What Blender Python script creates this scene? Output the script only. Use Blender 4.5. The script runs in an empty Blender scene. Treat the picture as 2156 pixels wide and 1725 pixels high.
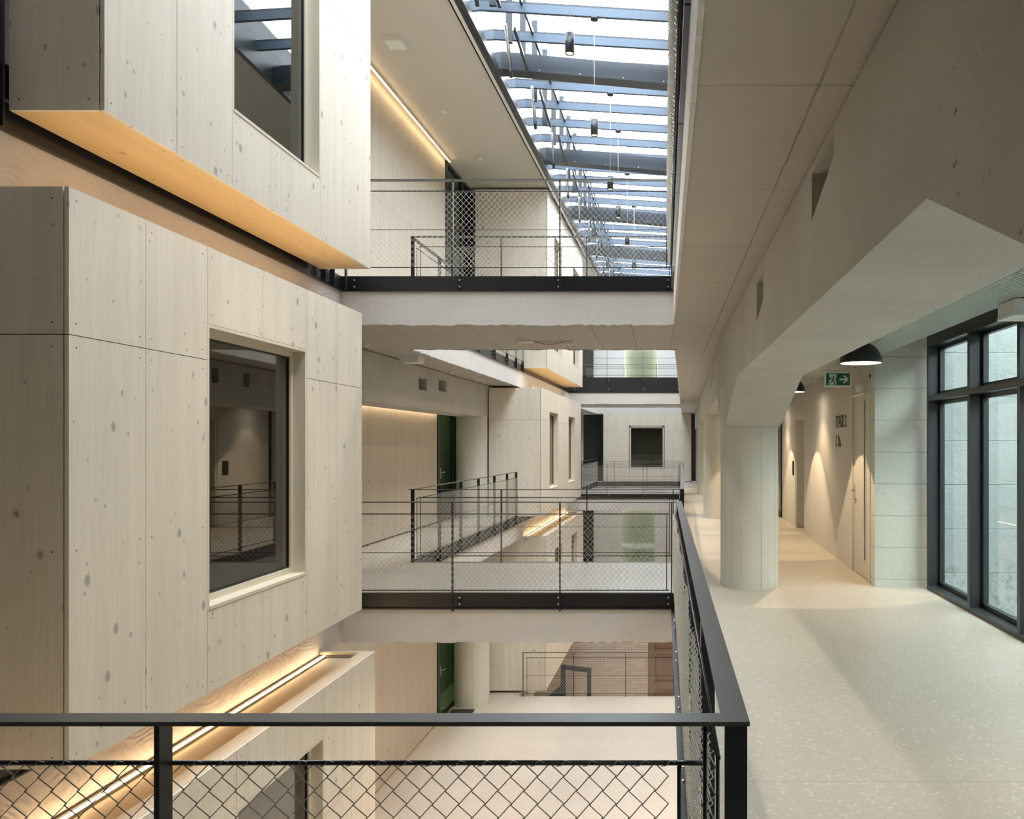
import bpy, math, random
from mathutils import Vector, Matrix
random.seed(7)
sc = bpy.context.scene
COL = sc.collection
PI = math.pi

# ------------------------------------------------------------------ camera
F = 1750.0
cam_d = bpy.data.cameras.new('camera')
cam_d.sensor_width = 36.0
cam_d.sensor_fit = 'HORIZONTAL'
cam_d.lens = F / 2156.0 * 36.0
cam_d.shift_x = -320.0 / 2156.0
cam_d.shift_y = 72.5 / 2156.0
cam_d.clip_start = 0.05
cam_d.clip_end = 300
cam = bpy.data.objects.new('camera', cam_d)
COL.objects.link(cam)
EYE = 1.615
cam.location = (0, 0, EYE)
cam.rotation_euler = (PI / 2, 0, 0)
sc.camera = cam

# ------------------------------------------------------------------ world, exposure
w = bpy.data.worlds.new('sky')
sc.world = w
w.use_nodes = True
bg = w.node_tree.nodes['Background']
bg.inputs['Color'].default_value = (0.93, 0.965, 1.0, 1)
bg.inputs['Strength'].default_value = 9.0
vs = sc.view_settings
vs.view_transform = 'Standard'
vs.look = 'None'
vs.gamma = 1.0
vs.use_curve_mapping = False
vs.exposure = 0.5
sc.cycles.max_bounces = 8
sc.cycles.diffuse_bounces = 4
sc.cycles.glossy_bounces = 4
sc.cycles.transmission_bounces = 4
sc.cycles.transparent_max_bounces = 16
sc.cycles.caustics_reflective = False
sc.cycles.caustics_refractive = False
sc.cycles.sample_clamp_indirect = 6.0
sc.cycles.use_denoising = True

def portal(name, loc, rot, sx, sy):
    ld = bpy.data.lights.new(name, 'AREA')
    ld.shape = 'RECTANGLE'; ld.size = sx; ld.size_y = sy
    ld.energy = 1.0
    ld.cycles.is_portal = True
    o = bpy.data.objects.new(name, ld); COL.objects.link(o)
    o.location = loc; o.rotation_euler = rot
    return o
portal('skylight_portal', (-1.3, 18.5, 8.15), (0, 0, 0), 3.6, 34.0)

WARM = (1.0, 0.74, 0.47)

# ------------------------------------------------------------------ materials
def new_mat(name):
    m = bpy.data.materials.new(name)
    m.use_nodes = True
    nt = m.node_tree
    nt.nodes.clear()
    out = nt.nodes.new('ShaderNodeOutputMaterial')
    return m, nt, out

def N(nt, t, **kw):
    n = nt.nodes.new(t)
    for k, v in kw.items():
        if k.startswith('i_'):
            n.inputs[k[2:].replace('_', ' ')].default_value = v
        else:
            setattr(n, k, v)
    return n

def L(nt, a, b): nt.links.new(a, b)

def math_n(nt, op, a, b=None, c=None, clamp=False):
    n = nt.nodes.new('ShaderNodeMath'); n.operation = op; n.use_clamp = clamp
    for i, v in enumerate((a, b, c)):
        if v is None: continue
        if isinstance(v, (int, float)): n.inputs[i].default_value = v
        else: nt.links.new(v, n.inputs[i])
    return n.outputs[0]

def mixc(nt, fac, a, b, mode='MIX'):
    n = nt.nodes.new('ShaderNodeMix'); n.data_type = 'RGBA'; n.blend_type = mode
    if isinstance(fac, (int, float)): n.inputs[0].default_value = fac
    else: nt.links.new(fac, n.inputs[0])
    for idx, v in ((6, a), (7, b)):
        if isinstance(v, tuple): n.inputs[idx].default_value = (v[0], v[1], v[2], 1)
        else: nt.links.new(v, n.inputs[idx])
    return n.outputs[2]

def pos(nt):
    g = nt.nodes.new('ShaderNodeNewGeometry')
    return g.outputs['Position']

def scaled(nt, v, s, off=None):
    m = nt.nodes.new('ShaderNodeMapping')
    m.inputs['Scale'].default_value = s
    L(nt, v, m.inputs['Vector'])
    if off is not None: L(nt, off, m.inputs['Location'])
    return m.outputs[0]

def simple(name, col, rough=0.6, metal=0.0, spec=0.5, noise=0.0, bump=0.0, nscale=8.0):
    m, nt, out = new_mat(name)
    p = N(nt, 'ShaderNodeBsdfPrincipled')
    p.inputs['Roughness'].default_value = rough
    p.inputs['Metallic'].default_value = metal
    p.inputs['Specular IOR Level'].default_value = spec
    L(nt, p.outputs[0], out.inputs[0])
    n = N(nt, 'ShaderNodeTexNoise'); n.inputs['Scale'].default_value = nscale
    n.inputs['Detail'].default_value = 4
    L(nt, pos(nt), n.inputs['Vector'])
    dark = tuple(c * (1 - noise) for c in col)
    L(nt, mixc(nt, n.outputs[0], dark, col), p.inputs['Base Color'])
    if bump:
        b = N(nt, 'ShaderNodeBump'); b.inputs['Strength'].default_value = bump
        b.inputs['Distance'].default_value = 0.01
        L(nt, n.outputs[0], b.inputs['Height']); L(nt, b.outputs[0], p.inputs['Normal'])
    return m

def wood(name, base, grain, knot, axis='z', rough=0.55, knot_amt=1.0):
    m, nt, out = new_mat(name)
    p = N(nt, 'ShaderNodeBsdfPrincipled'); p.inputs['Roughness'].default_value = rough
    p.inputs['Specular IOR Level'].default_value = 0.35
    L(nt, p.outputs[0], out.inputs[0])
    at = N(nt, 'ShaderNodeAttribute'); at.attribute_name = 'panel'
    off = N(nt, 'ShaderNodeCombineXYZ')
    r = at.outputs['Fac']
    L(nt, math_n(nt, 'MULTIPLY', r, 37.0), off.inputs[0])
    L(nt, math_n(nt, 'MULTIPLY', r, 53.0), off.inputs[1])
    L(nt, math_n(nt, 'MULTIPLY', r, 71.0), off.inputs[2])
    add = N(nt, 'ShaderNodeVectorMath', operation='ADD')
    L(nt, pos(nt), add.inputs[0]); L(nt, off.outputs[0], add.inputs[1])
    P = add.outputs[0]
    st = {'z': (1, 1, .035), 'y': (1, .035, 1), 'x': (.035, 1, 1)}[axis]
    kt = {'z': (1, 1, .7), 'y': (1, .7, 1), 'x': (.7, 1, 1)}[axis]
    # warp so the grain wanders
    wn = N(nt, 'ShaderNodeTexNoise'); wn.inputs['Scale'].default_value = 1.6; wn.inputs['Detail'].default_value = 1
    L(nt, P, wn.inputs['Vector'])
    wsub = N(nt, 'ShaderNodeVectorMath', operation='MULTIPLY_ADD')
    L(nt, wn.outputs['Color'], wsub.inputs[0]); wsub.inputs[1].default_value = (.06, .06, .06); L(nt, P, wsub.inputs[2])
    g = N(nt, 'ShaderNodeTexNoise'); g.inputs['Scale'].default_value = 60; g.inputs['Detail'].default_value = 5; g.inputs['Roughness'].default_value = .65
    L(nt, scaled(nt, wsub.outputs[0], st), g.inputs['Vector'])
    gr = N(nt, 'ShaderNodeMapRange'); gr.inputs[1].default_value = .45; gr.inputs[2].default_value = .75
    L(nt, g.outputs[0], gr.inputs[0])
    g2 = N(nt, 'ShaderNodeTexNoise'); g2.inputs['Scale'].default_value = 9; g2.inputs['Detail'].default_value = 2
    L(nt, scaled(nt, wsub.outputs[0], st), g2.inputs['Vector'])
    c = mixc(nt, math_n(nt, 'MULTIPLY', gr.outputs[0], .5), base, grain)
    g2r = N(nt, 'ShaderNodeMapRange'); g2r.inputs[1].default_value = .4; g2r.inputs[2].default_value = .7; g2r.inputs[4].default_value = .35
    L(nt, g2.outputs[0], g2r.inputs[0])
    c = mixc(nt, g2r.outputs[0], c, grain)
    # knots
    for sc_, rad, am in ((4.3, .12, .62), (6.3, .10, .55), (9.5, .09, .5)):
        v = N(nt, 'ShaderNodeTexVoronoi'); v.inputs['Scale'].default_value = sc_
        L(nt, scaled(nt, P, kt), v.inputs['Vector'])
        k = N(nt, 'ShaderNodeMapRange'); k.inputs[1].default_value = rad; k.inputs[2].default_value = rad * .5
        k.inputs[3].default_value = 0; k.inputs[4].default_value = am * knot_amt; k.interpolation_type = 'SMOOTHSTEP'
        L(nt, v.outputs['Distance'], k.inputs[0])
        c = mixc(nt, k.outputs[0], c, knot)
    L(nt, c, p.inputs['Base Color'])
    b = N(nt, 'ShaderNodeBump'); b.inputs['Strength'].default_value = .12; b.inputs['Distance'].default_value = .002
    L(nt, g.outputs[0], b.inputs['Height']); L(nt, b.outputs[0], p.inputs['Normal'])
    return m

def concrete(name, col, rough=.8, bump=.35, lines=None, line_amt=.25, pits=.5, blotch=.12, mark_scale=1.0, swirl=0):
    """lines: list of (axis index, spacing, offset)"""
    m, nt, out = new_mat(name)
    p = N(nt, 'ShaderNodeBsdfPrincipled'); p.inputs['Roughness'].default_value = rough
    p.inputs['Specular IOR Level'].default_value = .3
    L(nt, p.outputs[0], out.inputs[0])
    P = pos(nt)
    n1 = N(nt, 'ShaderNodeTexNoise'); n1.inputs['Scale'].default_value = 1.3; n1.inputs['Detail'].default_value = 6; n1.inputs['Roughness'].default_value = .6
    L(nt, P, n1.inputs['Vector'])
    n2 = N(nt, 'ShaderNodeTexNoise'); n2.inputs['Scale'].default_value = 14; n2.inputs['Detail'].default_value = 8; n2.inputs['Roughness'].default_value = .65
    L(nt, P, n2.inputs['Vector'])
    c = mixc(nt, n1.outputs[0], tuple(x * (1 - blotch) for x in col), tuple(min(1, x * (1 + blotch * .4)) for x in col))
    hgt = n2.outputs[0]
    # pits
    v = N(nt, 'ShaderNodeTexVoronoi'); v.inputs['Scale'].default_value = 16 * mark_scale
    L(nt, P, v.inputs['Vector'])
    k = N(nt, 'ShaderNodeMapRange'); k.inputs[1].default_value = .12; k.inputs[2].default_value = .05
    L(nt, v.outputs['Distance'], k.inputs[0])
    gate = N(nt, 'ShaderNodeMapRange'); gate.inputs[1].default_value = .5; gate.inputs[2].default_value = .62
    L(nt, n1.outputs[0], gate.inputs[0])
    pit = math_n(nt, 'MULTIPLY', math_n(nt, 'MULTIPLY', k.outputs[0], gate.outputs[0]), pits)
    c = mixc(nt, pit, c, tuple(x * .35 for x in col))
    hgt = math_n(nt, 'SUBTRACT', hgt, math_n(nt, 'MULTIPLY', pit, .8))
    if lines:
        sx = N(nt, 'ShaderNodeSeparateXYZ'); L(nt, P, sx.inputs[0])
        for ax, sp, of in lines:
            q = math_n(nt, 'ADD', sx.outputs[ax], of + 100 * sp)
            q = math_n(nt, 'ADD', q, math_n(nt, 'MULTIPLY', math_n(nt, 'SUBTRACT', n2.outputs[0], .5), .02))
            q = math_n(nt, 'MODULO', q, sp)
            q = math_n(nt, 'ABSOLUTE', math_n(nt, 'SUBTRACT', q, sp / 2))
            r = N(nt, 'ShaderNodeMapRange'); r.inputs[1].default_value = .006; r.inputs[2].default_value = .002
            L(nt, q, r.inputs[0])
            g3 = N(nt, 'ShaderNodeMapRange'); g3.inputs[1].default_value = .38; g3.inputs[2].default_value = .6
            L(nt, n1.outputs[0], g3.inputs[0])
            ln = math_n(nt, 'MULTIPLY', r.outputs[0], math_n(nt, 'ADD', math_n(nt, 'MULTIPLY', g3.outputs[0], line_amt), line_amt * .5))
            c = mixc(nt, ln, c, tuple(x * .3 for x in col))
            hgt = math_n(nt, 'SUBTRACT', hgt, math_n(nt, 'MULTIPLY', r.outputs[0], .5))
    if swirl:
        nn = N(nt, 'ShaderNodeTexNoise'); nn.inputs['Scale'].default_value = 2.2; nn.inputs['Detail'].default_value = 1
        L(nt, scaled(nt, P, (1, .6, 1)), nn.inputs['Vector'])
        sw = math_n(nt, 'SINE', math_n(nt, 'MULTIPLY', nn.outputs[0], 150.0))
        hgt = math_n(nt, 'ADD', hgt, math_n(nt, 'MULTIPLY', sw, swirl))
    L(nt, c, p.inputs['Base Color'])
    b = N(nt, 'ShaderNodeBump'); b.inputs['Strength'].default_value = bump; b.inputs['Distance'].default_value = .012
    L(nt, hgt, b.inputs['Height']); L(nt, b.outputs[0], p.inputs['Normal'])
    return m

def floor_mat(name, col):
    m, nt, out = new_mat(name)
    p = N(nt, 'ShaderNodeBsdfPrincipled')
    p.inputs['Specular IOR Level'].default_value = .5
    L(nt, p.outputs[0], out.inputs[0])
    P = pos(nt)
    n1 = N(nt, 'ShaderNodeTexNoise'); n1.inputs['Scale'].default_value = 1.1; n1.inputs['Detail'].default_value = 5
    L(nt, P, n1.inputs['Vector'])
    v = N(nt, 'ShaderNodeTexVoronoi'); v.inputs['Scale'].default_value = 130
    L(nt, P, v.inputs['Vector'])
    v2 = N(nt, 'ShaderNodeTexVoronoi'); v2.inputs['Scale'].default_value = 60
    L(nt, P, v2.inputs['Vector'])
    c = mixc(nt, n1.outputs[0], tuple(x * .86 for x in col), tuple(x * 1.06 for x in col))
    sp = N(nt, 'ShaderNodeMapRange'); sp.inputs[1].default_value = .75; sp.inputs[2].default_value = .95; sp.inputs[4].default_value = .35
    sr = N(nt, 'ShaderNodeSeparateColor'); L(nt, v.outputs['Color'], sr.inputs[0])
    L(nt, sr.outputs[0], sp.inputs[0])
    c = mixc(nt, sp.outputs[0], c, tuple(x * .55 for x in col))
    sp2 = N(nt, 'ShaderNodeMapRange'); sp2.inputs[1].default_value = .9; sp2.inputs[2].default_value = .95; sp2.inputs[4].default_value = .35
    sr2 = N(nt, 'ShaderNodeSeparateColor'); L(nt, v2.outputs['Color'], sr2.inputs[0])
    L(nt, sr2.outputs[1], sp2.inputs[0])
    c = mixc(nt, sp2.outputs[0], c, (.75, .73, .68))
    # saw-cut joints across the floor
    sx = N(nt, 'ShaderNodeSeparateXYZ'); L(nt, P, sx.inputs[0])
    q = math_n(nt, 'MODULO', math_n(nt, 'ADD', sx.outputs[1], 100 - 4.5 + 2.16), 4.325)
    q = math_n(nt, 'ABSOLUTE', math_n(nt, 'SUBTRACT', q, 2.16))
    r = N(nt, 'ShaderNodeMapRange'); r.inputs[1].default_value = .004; r.inputs[2].default_value = .002; r.inputs[4].default_value = .45
    L(nt, q, r.inputs[0])
    c = mixc(nt, r.outputs[0], c, tuple(x * .4 for x in col))
    L(nt, c, p.inputs['Base Color'])
    rr = N(nt, 'ShaderNodeMapRange'); rr.inputs[3].default_value = .3; rr.inputs[4].default_value = .48
    L(nt, n1.outputs[0], rr.inputs[0]); L(nt, rr.outputs[0], p.inputs['Roughness'])
    return m

def brick_mat():
    m, nt, out = new_mat('beige_brick')
    p = N(nt, 'ShaderNodeBsdfPrincipled'); p.inputs['Roughness'].default_value = .8
    L(nt, p.outputs[0], out.inputs[0])
    s = N(nt, 'ShaderNodeSeparateXYZ'); L(nt, pos(nt), s.inputs[0])
    cb = N(nt, 'ShaderNodeCombineXYZ'); L(nt, s.outputs[0], cb.inputs[0]); L(nt, s.outputs[2], cb.inputs[1])
    b = N(nt, 'ShaderNodeTexBrick'); b.inputs['Scale'].default_value = 1
    b.inputs['Color1'].default_value = (.48, .40, .32, 1); b.inputs['Color2'].default_value = (.40, .33, .26, 1)
    b.inputs['Mortar'].default_value = (.16, .11, .08, 1)
    b.inputs['Brick Width'].default_value = .26; b.inputs['Row Height'].default_value = .078; b.inputs['Mortar Size'].default_value = .006
    L(nt, cb.outputs[0], b.inputs['Vector']); L(nt, b.outputs[0], p.inputs['Base Color'])
    return m

def glass(name, tint, ior, rough=0.0, gcol=(1, 1, 1)):
    m, nt, out = new_mat(name)
    t = N(nt, 'ShaderNodeBsdfTransparent'); t.inputs[0].default_value = (*tint, 1)
    g = N(nt, 'ShaderNodeBsdfGlossy'); g.inputs['Roughness'].default_value = rough; g.inputs[0].default_value = (*gcol, 1)
    f = N(nt, 'ShaderNodeLayerWeight'); f.inputs[0].default_value = .5
    f0 = ((ior - 1) / (ior + 1)) ** 2
    fr = math_n(nt, 'ADD', math_n(nt, 'MULTIPLY', math_n(nt, 'POWER', f.outputs['Facing'], 5.0), (1 - f0) * .5), f0)
    mx = N(nt, 'ShaderNodeMixShader')
    L(nt, fr, mx.inputs[0]); L(nt, t.outputs[0], mx.inputs[1]); L(nt, g.outputs[0], mx.inputs[2])
    L(nt, mx.outputs[0], out.inputs[0])
    return m

def emit(name, col, s):
    m, nt, out = new_mat(name)
    e = N(nt, 'ShaderNodeEmission'); e.inputs[0].default_value = (*col, 1); e.inputs[1].default_value = s
    L(nt, e.outputs[0], out.inputs[0])
    return m

def perforated():
    m, nt, out = new_mat('perforated_sheet')
    p = N(nt, 'ShaderNodeBsdfPrincipled'); p.inputs['Roughness'].default_value = .45; p.inputs['Metallic'].default_value = .6
    p.inputs['Base Color'].default_value = (.55, .62, .58, 1)
    s = N(nt, 'ShaderNodeSeparateXYZ'); L(nt, pos(nt), s.inputs[0])
    cb = N(nt, 'ShaderNodeCombineXYZ'); L(nt, s.outputs[1], cb.inputs[0]); L(nt, s.outputs[0], cb.inputs[1])
    b = N(nt, 'ShaderNodeTexBrick'); b.inputs['Scale'].default_value = 1
    b.inputs['Brick Width'].default_value = .075; b.inputs['Row Height'].default_value = .032; b.inputs['Mortar Size'].default_value = .011
    b.inputs['Mortar Smooth'].default_value = 0
    L(nt, cb.outputs[0], b.inputs['Vector'])
    t = N(nt, 'ShaderNodeBsdfTransparent')
    mx = N(nt, 'ShaderNodeMixShader')
    L(nt, b.outputs['Fac'], mx.inputs[0]); L(nt, t.outputs[0], mx.inputs[1]); L(nt, p.outputs[0], mx.inputs[2])
    L(nt, mx.outputs[0], out.inputs[0])
    return m

M = {}
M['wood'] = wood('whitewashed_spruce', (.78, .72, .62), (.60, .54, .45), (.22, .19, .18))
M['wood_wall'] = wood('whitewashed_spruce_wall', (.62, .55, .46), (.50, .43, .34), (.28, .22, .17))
M['wood_soffit_led_glow'] = wood('spruce_soffit_led_glow', (.72, .54, .31), (.60, .42, .21), (.34, .20, .10), axis='y')  # orange glow of the LED line put into the soffit colour
M['wood_top'] = wood('spruce_top_board', (.72, .62, .48), (.60, .50, .37), (.34, .26, .18), axis='y')
M['wood_frame'] = wood('pale_window_wood', (.72, .66, .54), (.62, .55, .42), (.5, .42, .32), axis='z', knot_amt=.3)
M['wood_brown'] = wood('brown_door_wood', (.17, .09, .05), (.11, .055, .03), (.05, .025, .015))
M['seam'] = simple('seam_shadow_wood', (.12, .09, .06), .9)
M['screw'] = simple('screw_black', (.02, .02, .02), .5)
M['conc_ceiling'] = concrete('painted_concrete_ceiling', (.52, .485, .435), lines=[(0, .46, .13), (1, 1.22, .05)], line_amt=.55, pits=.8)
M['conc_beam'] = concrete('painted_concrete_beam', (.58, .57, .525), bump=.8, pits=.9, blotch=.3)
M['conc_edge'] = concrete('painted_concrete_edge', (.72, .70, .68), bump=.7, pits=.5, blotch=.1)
M['conc_grain'] = concrete('board_grained_concrete_edge', (.62, .57, .55), bump=.8, pits=.3, blotch=.3, swirl=.12)
M['conc_column'] = concrete('painted_concrete_column', (.66, .665, .60), bump=.4, pits=.5, blotch=.1)
M['conc_wall'] = concrete('painted_concrete_wall', (.66, .64, .59), bump=.25, pits=.25, blotch=.08)
M['conc_block'] = concrete('board_marked_concrete', (.60, .63, .57), bump=.6, lines=[(2, .36, .1)], line_amt=.5, pits=.8)
def add_base_stain(m, ztop, amt):
    nt = m.node_tree
    p = [n for n in nt.nodes if n.type == 'BSDF_PRINCIPLED'][0]
    src = p.inputs['Base Color'].links[0].from_socket
    P = pos(nt); sx = N(nt, 'ShaderNodeSeparateXYZ'); L(nt, P, sx.inputs[0])
    n = N(nt, 'ShaderNodeTexNoise'); n.inputs['Scale'].default_value = 9; n.inputs['Detail'].default_value = 8; n.inputs['Roughness'].default_value = .75
    L(nt, P, n.inputs['Vector'])
    n2 = N(nt, 'ShaderNodeTexNoise'); n2.inputs['Scale'].default_value = 1.7
    L(nt, P, n2.inputs['Vector'])
    hz = math_n(nt, 'ADD', sx.outputs[2], math_n(nt, 'MULTIPLY', math_n(nt, 'SUBTRACT', n2.outputs[0], .5), 1.0))
    r = N(nt, 'ShaderNodeMapRange'); r.inputs[1].default_value = ztop; r.inputs[2].default_value = ztop - .35; L(nt, hz, r.inputs[0])
    q = N(nt, 'ShaderNodeMapRange'); q.inputs[1].default_value = .5; q.inputs[2].default_value = .6; L(nt, n.outputs[0], q.inputs[0])
    f = math_n(nt, 'MULTIPLY', math_n(nt, 'MULTIPLY', r.outputs[0], q.outputs[0]), amt)
    L(nt, mixc(nt, f, src, (.16, .15, .12)), p.inputs['Base Color'])
M['conc_out'] = concrete('weathered_lightwell_concrete', (.33, .36, .35), bump=.8, lines=[(2, .5, .1)], line_amt=.45, pits=1.0, blotch=.3)
add_base_stain(M['conc_out'], .45, .75)
add_base_stain(M['conc_block'], .0, .6)
M['plaster'] = simple('smooth_plaster', (.62, .60, .54), .8, noise=.05, nscale=1)
M['plaster_white'] = simple('white_plaster', (.72, .73, .72), .8, noise=.05, nscale=1)
M['floor'] = floor_mat('polished_terrazzo_screed', (.50, .46, .395))
M['floor2'] = floor_mat('polished_screed_lower', (.56, .50, .44))
M['black'] = simple('black_painted_steel', (.018, .019, .022), .32, 0, .5, noise=.3, nscale=5)
M['rail'] = simple('black_steel_handrail', (.075, .074, .074), .38, 0, .6, noise=.3, nscale=3)
M['dark'] = simple('anthracite_frame', (.028, .033, .038), .35, 0, .5, noise=.2)
M['void'] = simple('dark_recess', (.012, .012, .012), .9)
M['brownsteel'] = simple('dark_brown_panel', (.10, .065, .045), .5, noise=.2, nscale=2)
M['skysteel'] = simple('skylight_steel', (.016, .023, .033), .42, .1, .5, noise=.15, nscale=2)  # blue cast of the daylight put into the steel colour
M['skybar'] = simple('skylight_bar_aluminium', (.06, .092, .135), .42, .1, .5, noise=.1, nscale=2)  # same daylight blue put into the bar colour
M['vent'] = simple('vent_frame_blue_grey', (.012, .016, .022), .4, .1)
M['mirror'] = simple('polished_aluminium_lining', (.80, .88, .95), .10, .95, .5, noise=.06, nscale=1.5, bump=.25)
M['galv'] = simple('galvanised_wire', (.78, .77, .73), .42, .35)
M['wire_near'] = simple('dull_galvanised_wire', (.34, .33, .31), .38, .7)
M['steel'] = simple('bolt_steel', (.7, .7, .7), .3, .9)
M['white'] = simple('white_plastic', (.78, .77, .74), .45)
M['doorpaint'] = simple('pale_grey_door_paint', (.60, .57, .51), .45)
M['text'] = simple('dark_grey_lettering', (.05, .048, .045), .6)
M['green'] = simple('exit_sign_green', (.012, .12, .06), .4)
M['signwhite'] = simple('exit_sign_white', (.80, .84, .80), .4)
M['brick'] = brick_mat()
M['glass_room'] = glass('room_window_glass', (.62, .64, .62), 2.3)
M['glass_clear'] = glass('clear_glass', (.90, .96, .95), 1.35)
M['glass_sky'] = glass('skylight_glass', (.95, .98, 1.0), 1.2)
M['glass_green'] = glass('green_tinted_glass', (.50, .68, .52), 1.6)
M['blind'] = simple('olive_green_blind', (.27, .25, .16), .7, noise=.1)
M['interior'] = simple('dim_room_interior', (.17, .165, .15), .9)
M['perf'] = perforated()
M['led'] = emit('warm_led_line', (1.0, .70, .38), 20)
M['led_soft'] = emit('warm_led_line_soft', (1.0, .75, .48), 14)
M['bulb'] = emit('lamp_diffuser_lit', (1.0, .86, .66), 9)
M['spotglow'] = emit('pendant_lens_lit', (1.0, .72, .42), 3)
M['domein'] = simple('dome_inside_white', (.8, .78, .72), .5)
M['mat'] = simple('entrance_mat', (.03, .028, .025), .95, noise=.3, nscale=60)
M['wire_red'] = simple('red_cable', (.45, .12, .08), .5)

# ------------------------------------------------------------------ mesh helper
SH = 0.0245
YB = 9.5
def bend(v):
    return (v[0] + SH * max(0.0, v[1] - YB), v[1], v[2])

def world_loc(o):
    l = Vector((0, 0, 0))
    while o is not None:
        l += o.location
        o = o.parent
    return l

class MB:
    def __init__(s):
        s.v = []; s.f = []; s.mi = []; s.att = []; s.sm = []
        s.cur = 0; s.a = 0.0
    def face(s, idx, smooth=False):
        s.f.append(idx); s.mi.append(s.cur); s.att.append(s.a); s.sm.append(smooth)
    def box(s, x0, x1, y0, y1, z0, z1):
        if x0 > x1: x0, x1 = x1, x0
        if y0 > y1: y0, y1 = y1, y0
        if z0 > z1: z0, z1 = z1, z0
        ys = [y0] + ([YB] if y0 < YB - .01 and y1 > YB + .01 else []) + [y1]
        b = len(s.v)
        for y in ys:
            s.v += [(x0, y, z0), (x1, y, z0), (x1, y, z1), (x0, y, z1)]
        s.face((b, b + 1, b + 2, b + 3))
        for i in range(len(ys) - 1):
            a = b + 4 * i; c = a + 4
            for k in range(4):
                k2 = (k + 1) % 4
                s.face((a + k2, a + k, c + k, c + k2))
        e = b + 4 * (len(ys) - 1)
        s.face((e + 3, e + 2, e + 1, e))
        return s
    def prism(s, poly, d, smooth=False):
        """poly: list of 3D points (planar), extruded by vector d"""
        n = len(poly); b = len(s.v)
        s.v += [tuple(p) for p in poly] + [tuple(p[i] + d[i] for i in range(3)) for p in poly]
        s.face(tuple(range(b, b + n))[::-1]); s.face(tuple(range(b + n, b + 2 * n)))
        for i in range(n):
            j = (i + 1) % n
            s.face((b + i, b + j, b + n + j, b + n + i), smooth)
        return s
    def tube(s, pts, r, n=6, caps=True, smooth=True):
        pts = [Vector(p) for p in pts]
        b = len(s.v); up = None
        for i, p in enumerate(pts):
            if i == 0: t = pts[1] - p
            elif i == len(pts) - 1: t = p - pts[i - 1]
            else: t = (pts[i + 1] - pts[i - 1])
            t = t.normalized()
            if up is None:
                up = Vector((0, 0, 1)) if abs(t.z) < .9 else Vector((1, 0, 0))
            u = t.cross(up).normalized(); w_ = u.cross(t).normalized(); up = w_
            for k in range(n):
                a = 2 * PI * k / n
                q = p + u * math.cos(a) * r + w_ * math.sin(a) * r
                s.v.append(tuple(q))
        for i in range(len(pts) - 1):
            for k in range(n):
                k2 = (k + 1) % n
                s.face((b + i * n + k, b + i * n + k2, b + (i + 1) * n + k2, b + (i + 1) * n + k), smooth)
        if caps:
            s.face(tuple(b + k for k in range(n))[::-1])
            e = b + (len(pts) - 1) * n
            s.face(tuple(e + k for k in range(n)))
        return s
    def lathe(s, c, prof, n=32, smooth=True, close=False, caps=True):
        b = len(s.v)
        for r, z in prof:
            for k in range(n):
                a = 2 * PI * k / n
                s.v.append((c[0] + r * math.cos(a), c[1] + r * math.sin(a), c[2] + z))
        m = len(prof)
        for i in range(m - 1 if not close else m):
            j = (i + 1) % m
            for k in range(n):
                k2 = (k + 1) % n
                s.face((b + i * n + k, b + i * n + k2, b + j * n + k2, b + j * n + k), smooth)
        if not close and caps:
            if prof[0][0] > 1e-6: s.face(tuple(b + k for k in range(n))[::-1])
            if prof[-1][0] > 1e-6: s.face(tuple(b + (m - 1) * n + k for k in range(n)))
        return s
    def build(s, name, mats, parent=None, bendit=True, origin=None):
        me = bpy.data.meshes.new(name)
        vs_ = [bend(v) if bendit else v for v in s.v]
        if parent is not None: L0 = world_loc(parent)
        elif origin is not None: L0 = Vector(origin)
        else:
            xs = [v[0] for v in vs_]; ys = [v[1] for v in vs_]; zs = [v[2] for v in vs_]
            L0 = Vector(((min(xs) + max(xs)) / 2, (min(ys) + max(ys)) / 2, min(zs)))
        me.from_pydata([(v[0] - L0.x, v[1] - L0.y, v[2] - L0.z) for v in vs_], [], s.f)
        if not isinstance(mats, (list, tuple)): mats = [mats]
        for m in mats: me.materials.append(M[m] if isinstance(m, str) else m)
        me.polygons.foreach_set('material_index', s.mi)
        me.polygons.foreach_set('use_smooth', s.sm)
        at = me.attributes.new('panel', 'FLOAT', 'FACE')
        at.data.foreach_set('value', s.att)
        me.update()
        import bmesh
        bm = bmesh.new(); bm.from_mesh(me); bmesh.ops.recalc_face_normals(bm, faces=bm.faces); bm.to_mesh(me); bm.free()
        o = bpy.data.objects.new(name, me)
        COL.objects.link(o)
        if parent is None: o.location = L0
        else: o.parent = parent
        return o

def tag(o, label=None, cat=None, group=None, kind=None):
    if label: o['label'] = label
    if cat: o['category'] = cat
    if group: o['group'] = group
    if kind: o['kind'] = kind
    return o

def thing(name, loc, label, cat, group=None, bendit=True):
    o = bpy.data.objects.new(name, None); COL.objects.link(o)
    o.empty_display_size = .1
    o.location = bend(loc) if bendit else loc
    return tag(o, label, cat, group)

def bx(*a): return MB().box(*a)

def struct(name, mb, mats, label=None, parent=None, bendit=True):
    o = mb.build(name, mats, parent, bendit)
    if parent is None: o['kind'] = 'structure'
    if label: o['label'] = label
    return o

def copy_tree(o, parent=None):
    c = o.copy(); COL.objects.link(c); c.parent = parent
    for ch in list(o.children): copy_tree(ch, c)
    return c

# ------------------------------------------------------------------ levels
Z1, Z2, Z3 = -4.08, 0.0, 3.43      # floor levels
TH = .52                            # slab and edge beam depth
XL, XR = -3.5, .12                  # edges of the void
YW = 35.3                           # far end wall
CEIL = 7.55
YN = 1.88                           # near bridge front edge
B1 = (9.0, 11.35)
B2 = (26.8, 29.4)

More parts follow.
